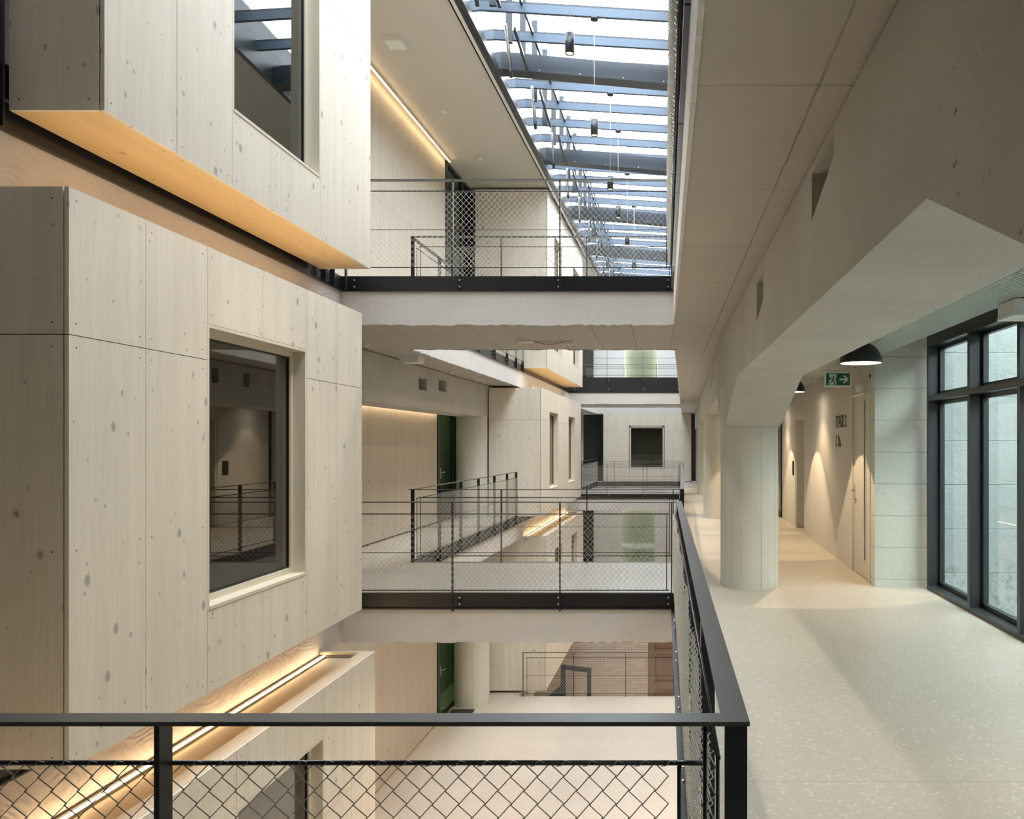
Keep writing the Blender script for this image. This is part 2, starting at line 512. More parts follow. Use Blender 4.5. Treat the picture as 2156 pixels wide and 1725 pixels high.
# floors: slab (concrete) with a screed top
def slab(z, x0, x1, y0, y1, mats=('conc_ceiling', 'floor'), side='conc_edge'):
    mb = MB()
    mb.cur = 1; mb.box(x0, x1, y0, y1, z - .02, z)
    mb.cur = 0; mb.box(x0, x1, y0, y1, z - TH + .01, z - .02)
    return mb
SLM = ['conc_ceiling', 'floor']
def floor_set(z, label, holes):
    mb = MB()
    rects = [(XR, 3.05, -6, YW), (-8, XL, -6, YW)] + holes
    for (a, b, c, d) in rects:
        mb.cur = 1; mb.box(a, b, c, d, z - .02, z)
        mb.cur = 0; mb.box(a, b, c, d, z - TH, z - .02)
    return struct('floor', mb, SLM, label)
floor_set(Z2, 'pale polished screed floor of the level the photographer stands on, with its bridges over the void', [(XL, XR, -6, YN), (XL, XR, *B1), (XL, XR, *B2)])
floor_set(Z3, 'upper gallery floor slab seen from below with its bridges over the void', [(XL, XR, -6, YN), (XL, XR, *B1), (XL, XR, *B2)])
mb = MB(); mb.cur = 1
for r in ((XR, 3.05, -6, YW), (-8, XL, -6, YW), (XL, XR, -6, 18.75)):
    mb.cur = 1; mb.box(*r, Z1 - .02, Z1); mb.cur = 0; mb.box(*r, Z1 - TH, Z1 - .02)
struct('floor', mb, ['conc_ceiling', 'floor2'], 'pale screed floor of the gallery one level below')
struct('floor', bx(-8, 3.05, 10, YW, -8.35, -8.2), 'floor2', 'ground floor glimpsed beneath the lowest railing')

# concrete edge beams, proud of the slab by a few mm, rough lower edge
def edge_strip(name_label, p0, p1, z0, z1, nrm, t=.02, mat='conc_edge'):
    """rough painted concrete face between two plan points, with a ragged lower edge"""
    mb = MB(); random.seed(hash((p0, p1)) % 1000)
    n = max(4, int(math.dist(p0, p1) / .06))
    b = 0
    rows = []
    for i in range(n + 1):
        f = i / n
        x = p0[0] + (p1[0] - p0[0]) * f; y = p0[1] + (p1[1] - p0[1]) * f
        r = random.uniform(-.006, .012)
        rows.append((x, y, z0 + r))
    for i, (x, y, zb) in enumerate(rows):
        for (dx, z) in ((0, zb), (t, zb), (t, z1), (0, z1)):
            mb.v.append((x + nrm[0] * dx, y + nrm[1] * dx, z))
    for i in range(n):
        a = 4 * i; c = a + 4
        for k in range(4):
            k2 = (k + 1) % 4
            mb.face((a + k, a + k2, c + k2, c + k))
    mb.face((0, 1, 2, 3)); e = 4 * n; mb.face((e, e + 1, e + 2, e + 3))
    return mb
k = [0]
def trim(mb, mats, label, bendit=True):
    k[0] += 1
    return struct('trim_%d' % k[0], mb, mats, label, None, bendit)
for z, lv in ((Z2, 'lower'), (Z3, 'upper')):
    for nm, (p0, p1, n_) in {
        'near bridge': ((XL, YN), (XR, YN), (0, 1)),
        'middle bridge front': ((XL, B1[0]), (XR, B1[0]), (0, -1)),
        'middle bridge back': ((XL, B1[1]), (XR, B1[1]), (0, 1)),
        'far bridge front': ((XL, B2[0]), (XR, B2[0]), (0, -1)),
        'far bridge back': ((XL, B2[1]), (XR, B2[1]), (0, 1)),
        'left gallery near': ((XL, YN), (XL, B1[0]), (1, 0)),
        'left gallery': ((XL, B1[1]), (XL, B2[0]), (1, 0)),
        'left gallery far': ((XL, B2[1]), (XL, YW), (1, 0)),
        'right gallery near': ((XR, YN), (XR, B1[0]), (-1, 0)),
        'right gallery': ((XR, B1[1]), (XR, B2[0]), (-1, 0))}.items():
        trim(edge_strip(nm, p0, p1, z - TH - .012, z - .17, n_), 'conc_grain' if nm == 'left gallery near' else 'conc_edge', 'rough white painted concrete edge beam of the %s, %s level' % (nm, lv))
trim(edge_strip('x', (XL, 18.75), (XR, 18.75), Z1 - TH, Z1 - .02, (0, 1)), 'conc_edge', 'concrete edge of the lowest gallery floor')

# ------------------------------------------------------------------ steel channels with bolts
def channel(p0, p1, z0, z1, nrm, posts, label, bolts=((-.045), (-.115))):
    """black steel channel running p0-p1 (plan) with bottom flange; posts: list of fractions/positions for bolt pairs"""
    t = .012
    mb = MB()
    lo = (min(p0[0], p1[0]), min(p0[1], p1[1])); hi = (max(p0[0], p1[0]), max(p0[1], p1[1]))
    if nrm[0] == 0:
        y = p0[1]; s = nrm[1]
        mb.box(lo[0], hi[0], y, y + s * t, z0, z1)
        mb.box(lo[0], hi[0], y, y + s * .045, z0, z0 + .012)
        mb.box(lo[0], hi[0], y - s * .03, y, z1 - .01, z1)
    else:
        x = p0[0]; s = nrm[0]
        mb.box(x, x + s * t, lo[1], hi[1], z0, z1)
        mb.box(x, x + s * .045, lo[1], hi[1], z0, z0 + .012)
        mb.box(x - s * .03, x, lo[1], hi[1], z1 - .01, z1)
    k[0] += 1
    o = struct('trim_%d' % k[0], mb, 'black', label)
    for q in posts:
        for dz in bolts:
            bm_ = MB()
            z = z1 + dz
            if nrm[0] == 0:
                y = p0[1] + nrm[1] * .03
                pts = [(q, y - nrm[1] * .018, z), (q, y, z)]
            else:
                x = p0[0] + nrm[0] * .03
                pts = [(x - nrm[0] * .018, q, z), (x, q, z)]
            bm_.tube(pts, .011, 8)
            bm_.build('bolt', 'steel', o)
    return o

# ------------------------------------------------------------------ railings
def wire_mesh(mb, p0, p1, z0, z1, pitch=.06, r=.0015, depth=.004, nrm=(0, -1), sides=4, bulge=None, wob=.0):
    """chain link: vertical zigzag wires between two plan points"""
    L_ = math.dist(p0, p1); ux = (p1[0] - p0[0]) / L_; uy = (p1[1] - p0[1]) / L_
    n = int(L_ / (pitch / 2)); half = pitch * .52
    rows = int((z1 - z0) / half)
    for i in range(n):
        pts = []
        for j in range(rows + 1):
            s_ = i * pitch / 2 + (pitch / 2 if (j + i) % 2 == 0 else 0)
            s_ = min(s_, L_)
            z = z1 - j * (z1 - z0) / rows
            d = depth * (1 if (j + i) % 2 == 0 else -1)
            if bulge: d += bulge(s_, (z - z0) / (z1 - z0))
            if wob: z += random.uniform(-wob, wob); s_ += random.uniform(-wob, wob)
            pts.append((p0[0] + ux * s_ + nrm[0] * d, p0[1] + uy * s_ + nrm[1] * d, z))
        mb.tube(pts, r, sides, caps=False)

def railing(label, p0, p1, zf, posts, nrm, group='black steel and wire mesh railings', zpost=-.17, end_post=(False, False), mesh=True, r=.0021, sides=4, mesh_range=None,
            bulge=None, wmat='galv', pitch=.06, zmesh=(.06, .87), mids=(.46,), end_rods=True, cap=True, depth=.004):
    """p0-p1 along x or y. nrm points towards the void. posts: coordinate list along the axis"""
    alongx = nrm[0] == 0
    t = thing('railing', ((p0[0] + p1[0]) / 2, (p0[1] + p1[1]) / 2, zf), label, 'railing', group)
    mb = MB(); W = .03
    if alongx:
        mb.box(min(p0[0], p1[0]), max(p0[0], p1[0]), p0[1] - W, p0[1] + W, zf + .99, zf + 1.0)
    else:
        mb.box(p0[0] - W, p0[0] + W, min(p0[1], p1[1]), max(p0[1], p1[1]), zf + .99, zf + 1.0)
    mb.build('handrail', 'rail', t)
    for q in posts:
        pm = MB()
        if alongx: pm.box(q - .006, q + .006, p0[1] - .025, p0[1] + .025, zf + zpost, zf + .99)
        else: pm.box(p0[0] - .025, p0[0] + .025, q - .006, q + .006, zf + zpost, zf + .99)
        pm.build('post', 'black', t)
    # rods
    off = .034
    a, b = (p0[0], p1[0]) if alongx else (p0[1], p1[1])
    if a > b: a, b = b, a
    if mesh_range: a2, b2 = mesh_range
    else: a2, b2 = a + .05, b - .05
    def P(s_, d, z):
        return (s_, p0[1] + nrm[1] * d, z) if alongx else (p0[0] + nrm[0] * d, s_, z)
    for z in (zmesh[0],) + tuple(mids) + (zmesh[1],):
        rm = MB()
        rm.tube([P(a2 - .02, off, zf + z), P((a2 + b2) / 2, off, zf + z), P(b2 + .03, off, zf + z)] if not (a2 < YB < b2 and not alongx) else
                [P(a2 - .02, off, zf + z), P(YB, off, zf + z), P(b2 + .03, off, zf + z)], .006 if z != mids[0] else .0035, 8)
        rm.build('horizontal_rod', 'black', t)
    if end_rods:
        for s_ in (a2, b2):
            rm = MB(); rm.tube([P(s_, off, zf + zmesh[0]), P(s_, off, zf + zmesh[1])], .005, 8); rm.build('end_rod', 'black', t)
    if mesh:
        wm = MB()
        q0 = P(a2, off, 0)[:2]; q1 = P(b2, off, 0)[:2]
        wire_mesh(wm, q0, q1, zf + zmesh[0], zf + zmesh[1], pitch=pitch, r=r, nrm=nrm, sides=sides, bulge=bulge, depth=depth)
        wm.build('wire_mesh', wmat, t)
    return t

def rng(a, b, n): return [a + (b - a) * i / (n - 1) for i in range(n)]

# near bridge front railing (foreground)
R1 = railing('black railing with wire mesh across the bottom foreground, in front of the camera', (-3.45, 1.868), (.19, 1.868), Z2, [-2.28, -1.125], (0, 1), r=.0017, sides=6,
             mesh_range=(-3.35, .035), wmat='wire_near', zmesh=(.06, .885), mids=(.47,), end_rods=True, depth=.004)
# wire ties over the top rod
tm = MB()
for i in range(46):
    x = .02 - .06 * i
    if abs(x + 1.125) < .02: continue
    y0 = 1.868 + .034
    pts = []
    for j in range(9):
        a = j / 8 * PI * 1.5
        pts.append((x - .026 + .036 * math.sin(a * .5) , y0 + .0085 * math.cos(a + PI * .6), .885 + .0085 * math.sin(a + PI * .2) - .012 * (j < 2)))
    tm.tube(pts, .0010, 4, caps=False)
tm.build('wire_ties', 'wire_near', R1)['kind'] = 'stuff'
rm = MB(); rm.tube([(.0925, 1.87, .99), (.0925, 1.87, -.1)], .005, 8); rm.build('vertical_rod', 'black', R1)
rm = MB(); rm.tube([(.0, 1.902, .885), (.0925, 1.9, .885)], .006, 8); rm.build('horizontal_rod', 'black', R1)
# right railing beside the corridor
def bul(s_, f): return .006 + .028 * abs(math.sin(PI * (s_ + .1) / 1.19)) * (math.sin(PI * min(1, max(0, f)) * .62 + .35)) + .004 * math.sin(s_ * 23)
R2 = railing('black railing with loose wire mesh running along the right corridor from the foreground', (.16, 1.898), (.16, 8.93), Z2, [1.853 + 1.178 * i for i in range(7)], (-1, 0),
             r=.0017, sides=5, mesh_range=(1.95, 8.8), bulge=bul, zmesh=(.06, .885), mids=(.47,), depth=.008)
# middle bridge, our level
railing('black mesh railing on the near edge of the middle bridge at eye level', (XL, 8.86), (.13, 8.86), Z2, [-3.39, -2.253, -1.108, .082], (0, -1), mesh_range=(-3.45, .028))
railing('black mesh railing on the far edge of the middle bridge at eye level', (-3.47, 11.28), (.22, 11.28), Z2, [-2.25, -1.09, .082], (0, 1), mesh_range=(-3.36, .03), zmesh=(.09, .885), mids=(.485,))
railing('black mesh railing along the left gallery behind the middle bridge', (-3.47, 11.25), (-3.47, 18.35), Z2, [11.33, 12.57, 13.77, 14.95, 16.2, 17.36, 18.3], (1, 0), mesh_range=(11.4, 18.25))
railing('black mesh railing of the right corridor beyond the middle bridge', (.20, 11.25), (.20, 26.8), Z2, [11.27] + rng(12.5, 26.7, 13), (-1, 0), mesh_range=(11.4, 26.6))
railing('thin black mesh railing on the near edge of the far bridge at eye level', (XL, 26.7), (.2, 26.7), Z2, [-2.25, -1.09, .082], (0, -1), mesh_range=(-3.4, .03), r=.002, sides=3)
railing('thin black mesh railing on the far edge of the far bridge at eye level', (XL, 29.4), (.2, 29.4), Z2, [-3.4, -2.25, -1.09, .082], (0, 1), mesh_range=(-3.4, .03), r=.002, sides=3)
railing('short black mesh railing left of the void by the far timber wall', (-3.47, 29.4), (-3.47, 35.2), Z2, rng(29.5, 35.1, 6), (1, 0), r=.002, sides=3)
# upper level
railing('black mesh railing on the near edge of the upper bridge', (-3.47, 8.86), (.13, 8.86), Z3, [-3.39, -2.253, -1.108, .082], (0, -1), mesh_range=(-3.36, .028), mids=(.46,))
railing('black mesh railing on the far edge of the upper bridge', (-3.47, 11.28), (.22, 11.28), Z3, [-2.25, -1.09, .082], (0, 1), mesh_range=(-3.36, .03))
railing('black railing of the upper left gallery at the top left corner of the photo', (-3.44, 1.9), (-3.44, 4.33), Z3, [1.95, 3.13, 4.3], (1, 0), mesh_range=(2.0, 4.2))
railing('short black railing stub of the upper left gallery between timber room and bridge', (-3.44, 8.32), (-3.44, 8.86), Z3, [8.4, 8.62], (1, 0), mesh_range=(8.35, 8.8))
railing('black mesh railing of the upper right gallery seen edge-on beside the skylight', (.10, 1.9), (.10, 8.9), Z3, [1.95 + 1.16 * i for i in range(7)], (-1, 0), mesh_range=(1.98, 8.8), bulge=bul, depth=.008)
railing('black mesh railing of the upper left gallery, between bridge and far timber room', (-3.47, 11.3), (-3.47, 19.1), Z3, [11.33, 12.57, 13.77, 14.95, 16.2, 17.36, 18.3, 19.05], (1, 0), mesh_range=(11.4, 19.0))
railing('black mesh railing of the upper right gallery beyond the upper bridge', (.14, 11.25), (.14, 26.7), Z3, [11.27] + rng(12.5, 26.6, 13), (-1, 0), mesh_range=(11.4, 26.5), r=.002, sides=3)
railing('thin black mesh railing on the far upper bridge above the deep black fascia', (-3.3, 26.7), (.1, 26.7), Z3 + .33, [-2.25, -1.09, .082], (0, -1), mesh_range=(-3.25, .03), r=.002, sides=3, zmesh=(.06, .87), mids=(.34, .61))
railing('thin black mesh railing on the far side of the far upper bridge', (-3.3, 29.4), (.1, 29.4), Z3, [-1.9, -.75], (0, 1), mesh_range=(-3.25, .03), r=.002, sides=3)
# lowest gallery
railing('black mesh railing on the edge of the lowest gallery in front of the brick wall', (-3.2 - .227, 18.72), (.12, 18.72), Z1, [-3.42 + .02, -2.26, -1.09, .1], (0, 1), mesh_range=(-3.32, .0), r=.002)

CH = 'black steel channel along the %s'
PX = [-3.39, -2.253, -1.108, .082]
channel((XL, B1[0]), (XR, B1[0]), Z2 - .17, Z2, (0, -1), [p + (.045 if p < -1.2 else -.035) for p in PX], CH % 'near edge of the middle bridge at eye level')
channel((XL, B1[0]), (XR, B1[0]), Z3 - .17, Z3, (0, -1), [p + (.045 if p < -1.2 else -.035) for p in PX], CH % 'near edge of the upper bridge')
channel((XL, B1[1]), (XR, B1[1]), Z2 - .17, Z2 + .004, (0, 1), [], CH % 'far edge of the middle bridge at eye level')
channel((XL, B1[1]), (XR, B1[1]), Z3 - .17, Z3 + .004, (0, 1), [], CH % 'far edge of the upper bridge')
channel((XL, B2[0]), (XR, B2[0]), Z2 - .17, Z2, (0, -1), [-2.21, -1.05, .04], CH % 'far bridge at eye level', bolts=(-.05,))
channel((XL, B2[0]), (XR, B2[0]), Z3 - .17, Z3 + .33, (0, -1), [-3.3, -2.21, -1.07, .04], 'deep black steel fascia of the far upper bridge', bolts=(-.07, -.12, -.36, -.41))
channel((XL, B2[1]), (XR, B2[1]), Z2 - .17, Z2, (0, 1), [], CH % 'back of the far bridge')
channel((XL, YN), (XR, YN), Z2 - .17, Z2, (0, 1), [], CH % 'edge of the bridge under the camera')
channel((XL, YN), (XL, B1[0]), Z2 - .17, Z2, (1, 0), [], CH % 'left gallery beside the near timber room')
channel((XL, YN), (XL, B1[0]), Z3 - .17, Z3, (1, 0), [8.45, 8.67], CH % 'upper left gallery under the near timber room')
channel((XL, B1[1]), (XL, B2[0]), Z2 - .17, Z2, (1, 0), [12.57, 13.77, 14.95, 16.2, 17.36], CH % 'left gallery behind the middle bridge')
channel((XL, B1[1]), (XL, B2[0]), Z3 - .17, Z3, (1, 0), [12.57, 13.77, 14.95, 16.2, 17.36], CH % 'upper left gallery behind the upper bridge')
channel((XL, B2[1]), (XL, YW), Z2 - .17, Z2, (1, 0), [], CH % 'farthest part of the left gallery')
channel((XR, YN), (XR, B1[0]), Z2 - .17, Z2, (-1, 0), [1.9 + 1.18 * i for i in range(6)], CH % 'right corridor near the camera')
channel((XR, YN), (XR, B1[0]), Z3 - .17, Z3, (-1, 0), [1.9 + 1.18 * i for i in range(6)], CH % 'upper right gallery near the camera')
channel((XR, B1[1]), (XR, B2[0]), Z2 - .17, Z2, (-1, 0), [], CH % 'right corridor beyond the middle bridge')
channel((XR, B1[1]), (XR, B2[0]), Z3 - .17, Z3, (-1, 0), [], CH % 'upper right gallery beyond the upper bridge')
channel((XL, YW - .02), (XR, YW - .02), Z2 - .17, Z2, (0, -1), [], CH % 'foot of the far timber wall')

# ------------------------------------------------------------------ timber panels
GAP = .0022
ZC_ = [-99, 99]
def panels_x(mb, xf, rects, t=.022, sgn=1, screws=True, clip=(-99, 99)):
    """rects (y0,y1,z0,z1) on a face looking to +x (sgn=1)"""
    for (y0, y1, z0, z1) in rects:
        mb.cur = 0; mb.a = random.random()
        mb.box(xf - sgn * t, xf, y0 + GAP, y1 - GAP, z0 + GAP, z1 - GAP)
        mb.cur = 1; mb.a = 0
        mb.box(xf - sgn * (t + .03), xf - sgn * (t + .001), max(y0, clip[0]), min(y1, clip[1]), max(z0, ZC_[0]), min(z1, ZC_[1]))
        if screws:
            mb.cur = 2
            n = max(2, int((z1 - z0) / .72) + 1)
            for y in (y0 + .055, y1 - .055):
                for i in range(n):
                    z = z0 + .06 + (z1 - z0 - .12) * i / (n - 1)
                    mb.tube([(xf - .003 * sgn, y, z), (xf + .0006 * sgn, y, z)], .0045, 8, smooth=False)
    mb.cur = 0
def panels_y(mb, yf, rects, t=.022, sgn=-1, screws=True):
    """rects (x0,x1,z0,z1) on a face looking to -y (sgn=-1)"""
    for (x0, x1, z0, z1) in rects:
        mb.cur = 0; mb.a = random.random()
        mb.box(x0 + GAP, x1 - GAP, yf - sgn * t, yf, z0 + GAP, z1 - GAP)
        mb.cur = 1; mb.a = 0
        mb.box(x0, x1, yf - sgn * (t + .03), yf - sgn * (t + .001), max(z0, ZC_[0]), min(z1, ZC_[1]))
        if screws:
            mb.cur = 2
            n = max(2, int((z1 - z0) / .72) + 1)
            for x in (x0 + .055, x1 - .055):
                for i in range(n):
                    z = z0 + .06 + (z1 - z0 - .12) * i / (n - 1)
                    mb.tube([(x, yf - .003 * sgn, z), (x, yf + .0006 * sgn, z)], .0045, 8, smooth=False)
    mb.cur = 0
WM = ['wood', 'seam', 'screw']

def side_window(root, X, ya, yb, za, zb, d=.10, t=.022, fw=.045):
    wd = MB()   # reveal lining
    for b_ in ((X - d, X, ya, ya + t, za, zb), (X - d, X, yb - t, yb, za, zb), (X - d, X, ya + t, yb - t, zb - t, zb), (X - d, X + .004, ya + t, yb - t, za, za + t)):
        wd.a = random.random(); wd.box(*b_)
    r = wd.build('window_reveal', 'wood_frame', root)
    fr = MB()
    y0, y1, z0, z1 = ya + t, yb - t, za + t, zb - t
    for b_ in ((X - d - .06, X - d, y0, y0 + fw, z0, z1), (X - d - .06, X - d, y1 - fw, y1, z0, z1), (X - d - .06, X - d, y0 + fw, y1 - fw, z1 - fw, z1), (X - d - .06, X - d, y0 + fw, y1 - fw, z0, z0 + fw)):
        fr.a = random.random(); fr.box(*b_)
    g = .012; fr.cur = 1
    y0 += fw; y1 -= fw; z0 += fw; z1 -= fw
    for b_ in ((X - d - .03, X - d - .012, y0, y0 + g, z0, z1), (X - d - .03, X - d - .012, y1 - g, y1, z0, z1), (X - d - .03, X - d - .012, y0 + g, y1 - g, z1 - g, z1), (X - d - .03, X - d - .012, y0 + g, y1 - g, z0, z0 + g)):
        fr.box(*b_)
    f = fr.build('window_frame', ['wood_frame', 'black'], root)
    bx(X - d - .026, X - d - .02, y0 + g, y1 - g, z0 + g, z1 - g).build('pane', 'glass_room', f)

def room_box(label, X, xb, Y0, Y1, z0, z1, cols, windows, front_rects, rim=False, soffit=True, back_cap=True):
    root = thing('timber_room', ((X + xb) / 2, (Y0 + Y1) / 2, z0), label, 'timber room', 'timber clad rooms projecting into the void')
    ZC_[:] = [z0 + .032, z1 - .032]
    mb = MB(); rects = []
    for (a, b, zs) in cols:
        for (c, d) in zs: rects.append((a, b, c, d))
    random.seed(int(Y0 * 100 + z0 * 10))
    panels_x(mb, X, rects, clip=(Y0 + .054, Y1 - .054))
    mb.build('side_cladding', WM, root)
    mb = MB(); panels_y(mb, Y0, front_rects)
    mb.build('front_cladding', WM, root)
    # end, back, inner lining
    mb = MB(); panels_y(mb, Y1, [(a, b, c, d) for (a, b, c, d) in front_rects], sgn=1, screws=False)
    mb.build('end_cladding', WM, root)
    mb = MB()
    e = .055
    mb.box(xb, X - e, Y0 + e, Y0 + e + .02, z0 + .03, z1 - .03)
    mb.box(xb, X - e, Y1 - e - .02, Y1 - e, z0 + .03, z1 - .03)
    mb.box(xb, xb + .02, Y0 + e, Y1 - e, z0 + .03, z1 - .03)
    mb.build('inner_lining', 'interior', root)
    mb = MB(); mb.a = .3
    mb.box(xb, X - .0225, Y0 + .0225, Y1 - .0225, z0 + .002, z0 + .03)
    mb.build('soffit_panel', 'wood_soffit_led_glow', root)
    mb = MB(); mb.a = .6
    if rim:
        w_ = .12; zt = z1
        mb.box(X - .024 - w_, X - .024, Y0 + .03, Y1 - .024, zt - .06, zt - .001)
        mb.box(xb, X - .024 - w_, Y1 - .024 - .03, Y1 - .024, zt - .06, zt - .001)
        mb.box(xb, X - .024 - w_, Y0 + .03, Y1 - .055, zt - .08, zt - .055)
    else:
        mb.box(xb, X - .024, Y0 + .024, Y1 - .024, z1 - .03, z1 - .001)
    mb.build('top_panel', 'wood_top', root)
    for wdw in windows: side_window(root, X, *wdw)
    ZC_[:] = [-99, 99]
    return root

XF = -2.93
# near room, eye level
zb, zt, zs = .01, 2.885, 2.155
room_box('large pale timber room at left with tall window, at eye level beside the camera', XF, -4.6, 4.09, 8.06, zb, zt,
         [(4.09, 4.70, [(zb, zs), (zs, zt)]), (4.70, 5.335, [(zb, zs), (zs, zt)]), (5.335, 6.07, [(zb, .545), (2.388, zt)]), (6.07, 6.81, [(zb, .545), (2.388, zt)]),
          (6.81, 7.45, [(zb, zs), (zs, zt)]), (7.45, 8.06, [(zb, zs), (zs, zt)])],
         [(5.335, 6.81, .545, 2.388)], [(-3.62, XF - .027, zb, zs), (-3.62, XF - .027, zs, zt), (-4.6, -3.62, zb, zs), (-4.6, -3.62, zs, zt)])
# near room, upper level
zb, zt, zs = 3.36, 7.5, 5.49
room_box('pale timber room at top left with warm lit underside, one level up', XF, -3.43, 4.35, 8.30, zb, zt,
         [(4.35, 5.0, [(zb, zs), (zs, zt)]), (5.0, 5.646, [(zb, zs), (zs, zt)]), (5.646, 6.36, [(zb, 3.88), (6.7, zt)]), (6.36, 7.09, [(zb, 3.88), (6.7, zt)]),
          (7.09, 7.71, [(zb, zs), (zs, zt)]), (7.71, 8.30, [(zb, zs), (zs, zt)])],
         [(5.646, 7.09, 3.88, 6.7)], [(-3.43, XF - .027, zb, zs), (-3.43, XF - .027, zs, zt)])
# near room, lower level
zb, zt, zs = -4.07, -.485, -2.2
room_box('pale timber room at bottom left with LED line along its recessed top, one level down', XF, -3.47, 1.2, 8.43, zb, zt,
         [(1.2, 1.9, [(zb, zt)]), (1.9, 2.6, [(zb, zt)]), (2.6, 3.3, [(zb, zt)]), (3.3, 4.0, [(zb, zt)]), (4.0, 4.85, [(zb, zt)]), (4.85, 5.70, [(zb, zt)]),
          (5.70, 6.43, [(zb, -3.0), (-.90, zt)]), (6.43, 7.16, [(zb, -3.0), (-.90, zt)]), (7.16, 7.80, [(zb, -1.6), (-1.6, zt)]), (7.80, 8.43, [(zb, -1.6), (-1.6, zt)])],
         [(5.70, 7.16, -3.0, -.90)], [(-3.47, XF - .027, zb, zt)], rim=True)
# far rooms
zb, zt, zs = .01, 2.86, 2.155
room_box('far timber room with two slim windows at eye level behind the left gallery railing', XF, -4.10, 18.4, 25.4, zb, zt,
         [(18.4, 19.5, [(zb, zs), (zs, zt)]), (19.5, 20.85, [(zb, .545), (2.388, zt)]), (20.85, 21.8, [(zb, zs), (zs, zt)]), (21.8, 22.7, [(zb, zs), (zs, zt)]), (22.7, 24.0, [(zb, .545), (2.388, zt)]), (24.0, 25.4, [(zb, zs), (zs, zt)])],
         [(19.5, 20.85, .545, 2.388), (22.7, 24.0, .545, 2.388)], [(-4.10, XF - .027, zb, zs), (-4.10, XF - .027, zs, zt)])
zb, zt = 3.37, 7.5
room_box('far timber room on the upper level behind the upper bridge railing', XF, -4.6, 19.2, 25.8, zb, zt,
         [(19.2, 20.2, [(zb, 5.49), (5.49, zt)]), (20.2, 21.55, [(zb, 3.88), (6.7, zt)]), (21.55, 22.6, [(zb, 5.49), (5.49, zt)]), (22.6, 23.6, [(zb, 5.49), (5.49, zt)]), (23.6, 24.95, [(zb, 3.88), (6.7, zt)]), (24.95, 25.8, [(zb, 5.49), (5.49, zt)])],
         [(20.2, 21.55, 3.88, 6.7), (23.6, 24.95, 3.88, 6.7)], [(-4.6, -3.95, zb, 5.75), (-4.6, -3.95, 5.75, 6.7), (-4.6, -3.95, 6.7, zt), (-3.95, XF - .027, zb, 5.75), (-3.95, XF - .027, 5.75, 6.7), (-3.95, XF - .027, 6.7, zt)])
zb, zt = -4.03, -.49
room_box('far timber room one level down, its recessed top lit by an LED line, above the brick wall', XF, -4.5, 19.0, 26.0, zb, zt,
         [(19.0, 20.3, [(zb, zt)]), (20.3, 21.6, [(zb, -3.0), (-.95, zt)]), (21.6, 23.3, [(zb, zt)]), (23.3, 24.6, [(zb, -3.0), (-.95, zt)]), (24.6, 26.0, [(zb, zt)])],
         [(20.3, 21.6, -3.0, -.95), (23.3, 24.6, -3.0, -.95)], [(-4.5, -3.75, zb, -1.9), (-4.5, -3.75, -1.9, zt), (-3.75, XF - .027, zb, -1.9), (-3.75, XF - .027, -1.9, zt)], rim=True)
# brown steel lining in the gap above the concrete edge, upper level
trim(bx(-3.49, -3.47, 2.0, 8.3, 3.44, 3.62), 'brownsteel', 'dark brown strip in the gap below the top left timber room')

# ------------------------------------------------------------------ LED lines
def led(label, x, y0, y1, z, mat='led', down=False, prof=True, w_=.008):
    t = thing('led_strip', (x, (y0 + y1) / 2, z), label, 'light strip', 'warm LED light lines')
    s = -1 if down else 1
    bx(x - w_, x + w_, y0, y1, z, z + s * .008).build('diffuser', mat, t)
    bx(x - w_ - .004, x + w_ + .004, y0, y1, z - s * .006, z - s * .001).build('profile', 'steel', t)
    return t
led('bright LED line on top of the bottom left timber room', -3.415, 1.4, 8.36, -.52)
led('hidden LED line on top of the eye-level timber room lighting the underside above', -3.10, 4.2, 7.9, 2.895)
led('short LED line on the lower far timber room seen through the middle railing', -3.415, 19.2, 25.9, -.53)
led('LED line behind the top edge of the far eye-level timber room', -3.15, 18.6, 25.3, 2.87, 'led_soft')
led('long LED line along the top of the upper left timber wall', -4.66, 8.8, 17.35, 7.50, 'led', True)
led('LED line under the left concrete beam above the timber wall', -4.73, 8.5, 16.9, 2.28, 'led_soft', True)
led('LED line above the timber wall one level down', -4.73, 8.6, 16.9, -1.17, 'led_soft', True)

# ------------------------------------------------------------------ left timber walls
def long_wall(name, X, y0, y1, z0, z1, label, step=1.22, zs=None):
    mb = MB(); n = round((y1 - y0) / step); rects = []
    for i in range(n):
        a = y0 + (y1 - y0) * i / n; b = y0 + (y1 - y0) * (i + 1) / n
        if zs: rects += [(a, b, z0, zs), (a, b, zs, z1)]
        else: rects.append((a, b, z0, z1))
    panels_x(mb, X, rects, screws=False)
    o = mb.build(name, ['wood_wall', 'seam', 'screw']); o['kind'] = 'structure'; o['label'] = label
    return o
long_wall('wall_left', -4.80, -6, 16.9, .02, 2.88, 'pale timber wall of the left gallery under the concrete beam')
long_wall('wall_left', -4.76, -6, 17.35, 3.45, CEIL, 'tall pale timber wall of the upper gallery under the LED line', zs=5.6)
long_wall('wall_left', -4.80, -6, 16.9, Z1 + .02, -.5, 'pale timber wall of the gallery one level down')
for zz in (Z1, Z2): struct('wall_front', bx(-4.95, -3.9 if zz == Z1 else -4.1, 19.45, 19.6, zz, zz + (3.57 if zz == Z1 else 2.89)), 'plaster', 'pale end wall behind the left round column')
def back_left(z0, z1, lab):
    struct('wall_left', bx(-5.4, -5.3, 16.0, YW, z0, z1), 'plaster', lab)
back_left(Z1, -.5, 'dim wall behind the lower glass door')
back_left(0, 2.89, 'dim wall behind the eye-level glass door')
back_left(3.43, CEIL, 'dim wall behind the upper glass door')
struct('wall_left', bx(-8, -7.9, -6, YW, -8.2, CEIL), 'plaster', 'outer left wall')

